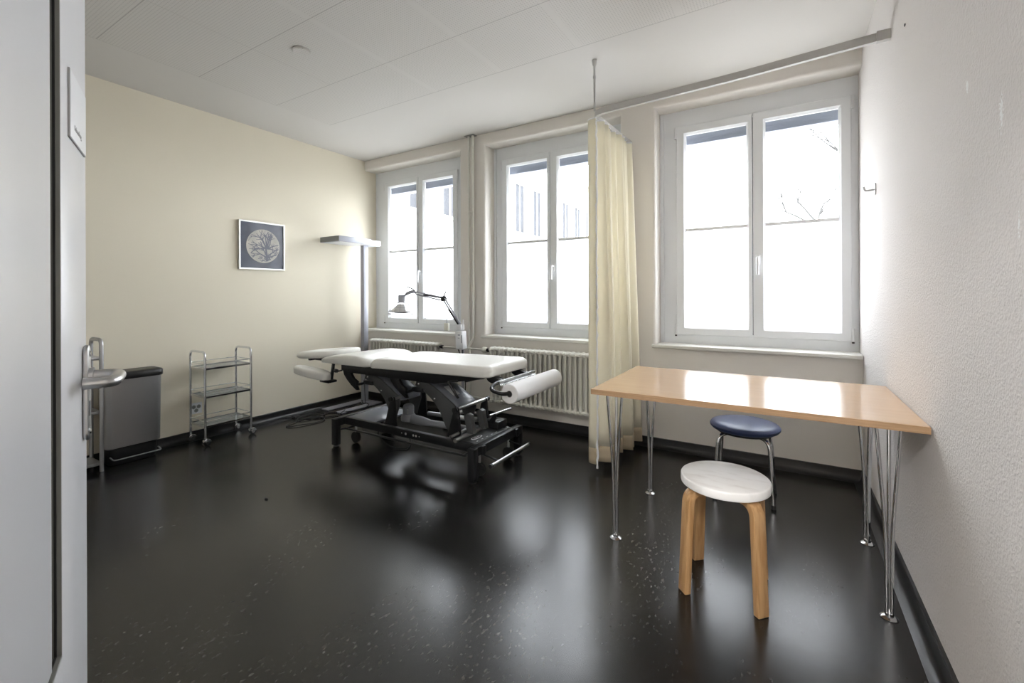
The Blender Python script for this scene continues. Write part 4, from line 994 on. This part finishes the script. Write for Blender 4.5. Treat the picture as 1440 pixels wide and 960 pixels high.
# ------------------------------------------------------------------ waste bin
wb = thing('waste_bin', 'slim brushed steel pedal bin with black lid against the yellow wall', 'bin', (-3.955, 1.29, 0))
def binring(z, ins=0, x0=-4.032, x1=-3.872, y0=1.128, y1=1.452):
    o = []
    for x, y in rrect(x0+ins, x1-ins, y0+ins, y1-ins, .035, 8):
        bulge = .018*(1-((y-(y0+y1)/2)/((y1-y0)/2))**2) if x > (x0+x1)/2 else 0
        o.append((x+bulge, y, z))
    return o
def stack(bm, rings):
    R_ = [[bm.verts.new(p) for p in r] for r in rings]; n = len(R_[0])
    bm.faces.new(R_[0][::-1]); bm.faces.new(R_[-1])
    for A, B in zip(R_, R_[1:]):
        for k in range(n): bm.faces.new((A[k], A[(k+1) % n], B[(k+1) % n], B[k]))
    bmesh.ops.recalc_face_normals(bm, faces=bm.faces)
bm = BM(); stack(bm, [binring(.122, .006), binring(.60, 0)]); part('body', bm, M['bin_steel'], wb)
bm = BM(); stack(bm, [binring(.003, .030), binring(.020, .024), binring(.110, .022), binring(.121, .008)]); part('base', bm, M['blackplastic'], wb)
bm = BM(); stack(bm, [binring(.585, -.006), binring(.590, -.009), binring(.622, -.009), binring(.630, -.004), binring(.634, .006), binring(.636, .02)]); ld = part('lid', bm, M['blackplastic'], wb)
bm = BM(); tube(bm, fillet([(-3.90, 1.16, .060), (-3.835, 1.16, .052), (-3.835, 1.43, .052), (-3.90, 1.43, .060)], .02, 6), .0045, 10); part('pedal', bm, M['lampend'], wb)

# ------------------------------------------------------------------ added fill panel, unseen behind the camera
cp_ = thing('corridor_fill_panel', 'added flat rectangular fill light panel, unseen in the corridor behind the doorway', 'lamp', (0, -1.15, 2.60))
bm = BM(); box(bm, -.6, .6, -1.37, -.93, 2.572, 2.61, .004); part('housing', bm, M['white_plastic'], cp_)
bm = BM(); box(bm, -.57, .57, -1.34, -.96, 2.566, 2.572); part('diffuser', bm, M['fillglow'], cp_, False)

# ------------------------------------------------------------------ small crumb on the floor
bm = BM(); bmesh.ops.create_icosphere(bm, subdivisions=2, radius=.009); bmesh.ops.scale(bm, vec=(1.6, .8, .5), verts=bm.verts)
bmesh.ops.translate(bm, vec=(-2.515, 1.435, .004), verts=bm.verts); solo('floor_crumb', bm, M['blackplastic'], 'tiny dark crumb lying on open floor left of the bed', 'crumb')

# ------------------------------------------------------------------ outside
bm = BM(); box(bm, -60, 60, YO+.2, 90, -1.2, -1.0); o = struct('ground_outside', bm, M['ground'])
bd = thing('neighbour_building', 'pale rendered building wing with narrow windows seen through the left panes', 'building', (-12, 18, -1))
Xw = -9.0
bm = BM(); box(bm, Xw-7, Xw, 6.5, 34, -1, 6.9); wl = part('wall', bm, M['facade'], bd, False)
bm = BM(); box(bm, Xw-7.2, Xw+.22, 6.3, 34.2, 6.85, 7.05); part('cornice', bm, M['facade'], bd, False)
k = 0; y = 15.0-1.45*5
while y < 33:
    bm = BM()
    for z0_, z1_ in ((3.6, 5.5),):
        box(bm, Xw, Xw+.05, y-.07, y, z0_, z1_+.07); box(bm, Xw, Xw+.05, y+.65, y+.72, z0_, z1_+.07); box(bm, Xw, Xw+.05, y, y+.65, z1_, z1_+.07); box(bm, Xw, Xw+.12, y-.12, y+.77, z0_-.10, z0_)
        box(bm, Xw, Xw+.05, y+.30, y+.35, z0_, z1_)
    wn = part('window', bm, M['facade'], bd, False)
    bm = BM(); box(bm, Xw, Xw+.02, y, y+.65, 3.6, 5.5); part('pane', bm, M['facade_dark'], wn, False)
    y += 1.45
def tree(x, y, h, r, label, seed, spread=.55):
    random.seed(seed); bm = BM()
    def grow(p, d, l, r, n):
        pts = [p]; q = p
        for k in range(4):
            d = (d+Vector((random.uniform(-.16, .16), random.uniform(-.16, .16), random.uniform(-.05, .10)))).normalized(); q = q+d*l/4; pts.append(q)
        tube(bm, pts, [r, r*.9, r*.8, r*.72, r*.62], 6 if n > 2 else 4, cap=False)
        if n == 0: return
        for _ in range(3 if n > 1 else 4):
            a = random.uniform(0, 2*PI); s = random.uniform(.45, .95)*spread*1.6
            nd_ = (d+Vector((math.cos(a)*s, math.sin(a)*s, random.uniform(-.1, .35)))).normalized()
            grow(pts[random.choice((2, 3, 4, 4))], nd_, l*random.uniform(.6, .8), r*.55, n-1)
    grow(Vector((x, y, -1)), Vector((0, 0, 1)), h*.42, r, 5)
    solo('bare_tree', bm, M['bark'], label, 'tree', 'bare trees outside the right window', (x, y, -1))
tree(2.75, 19, 7.6, .16, 'taller bare tree outside behind the right edge of the right window', 3)
tree(-2.0, 21, 4.4, .10, 'small bare tree outside low behind the left pane of the right window', 11)
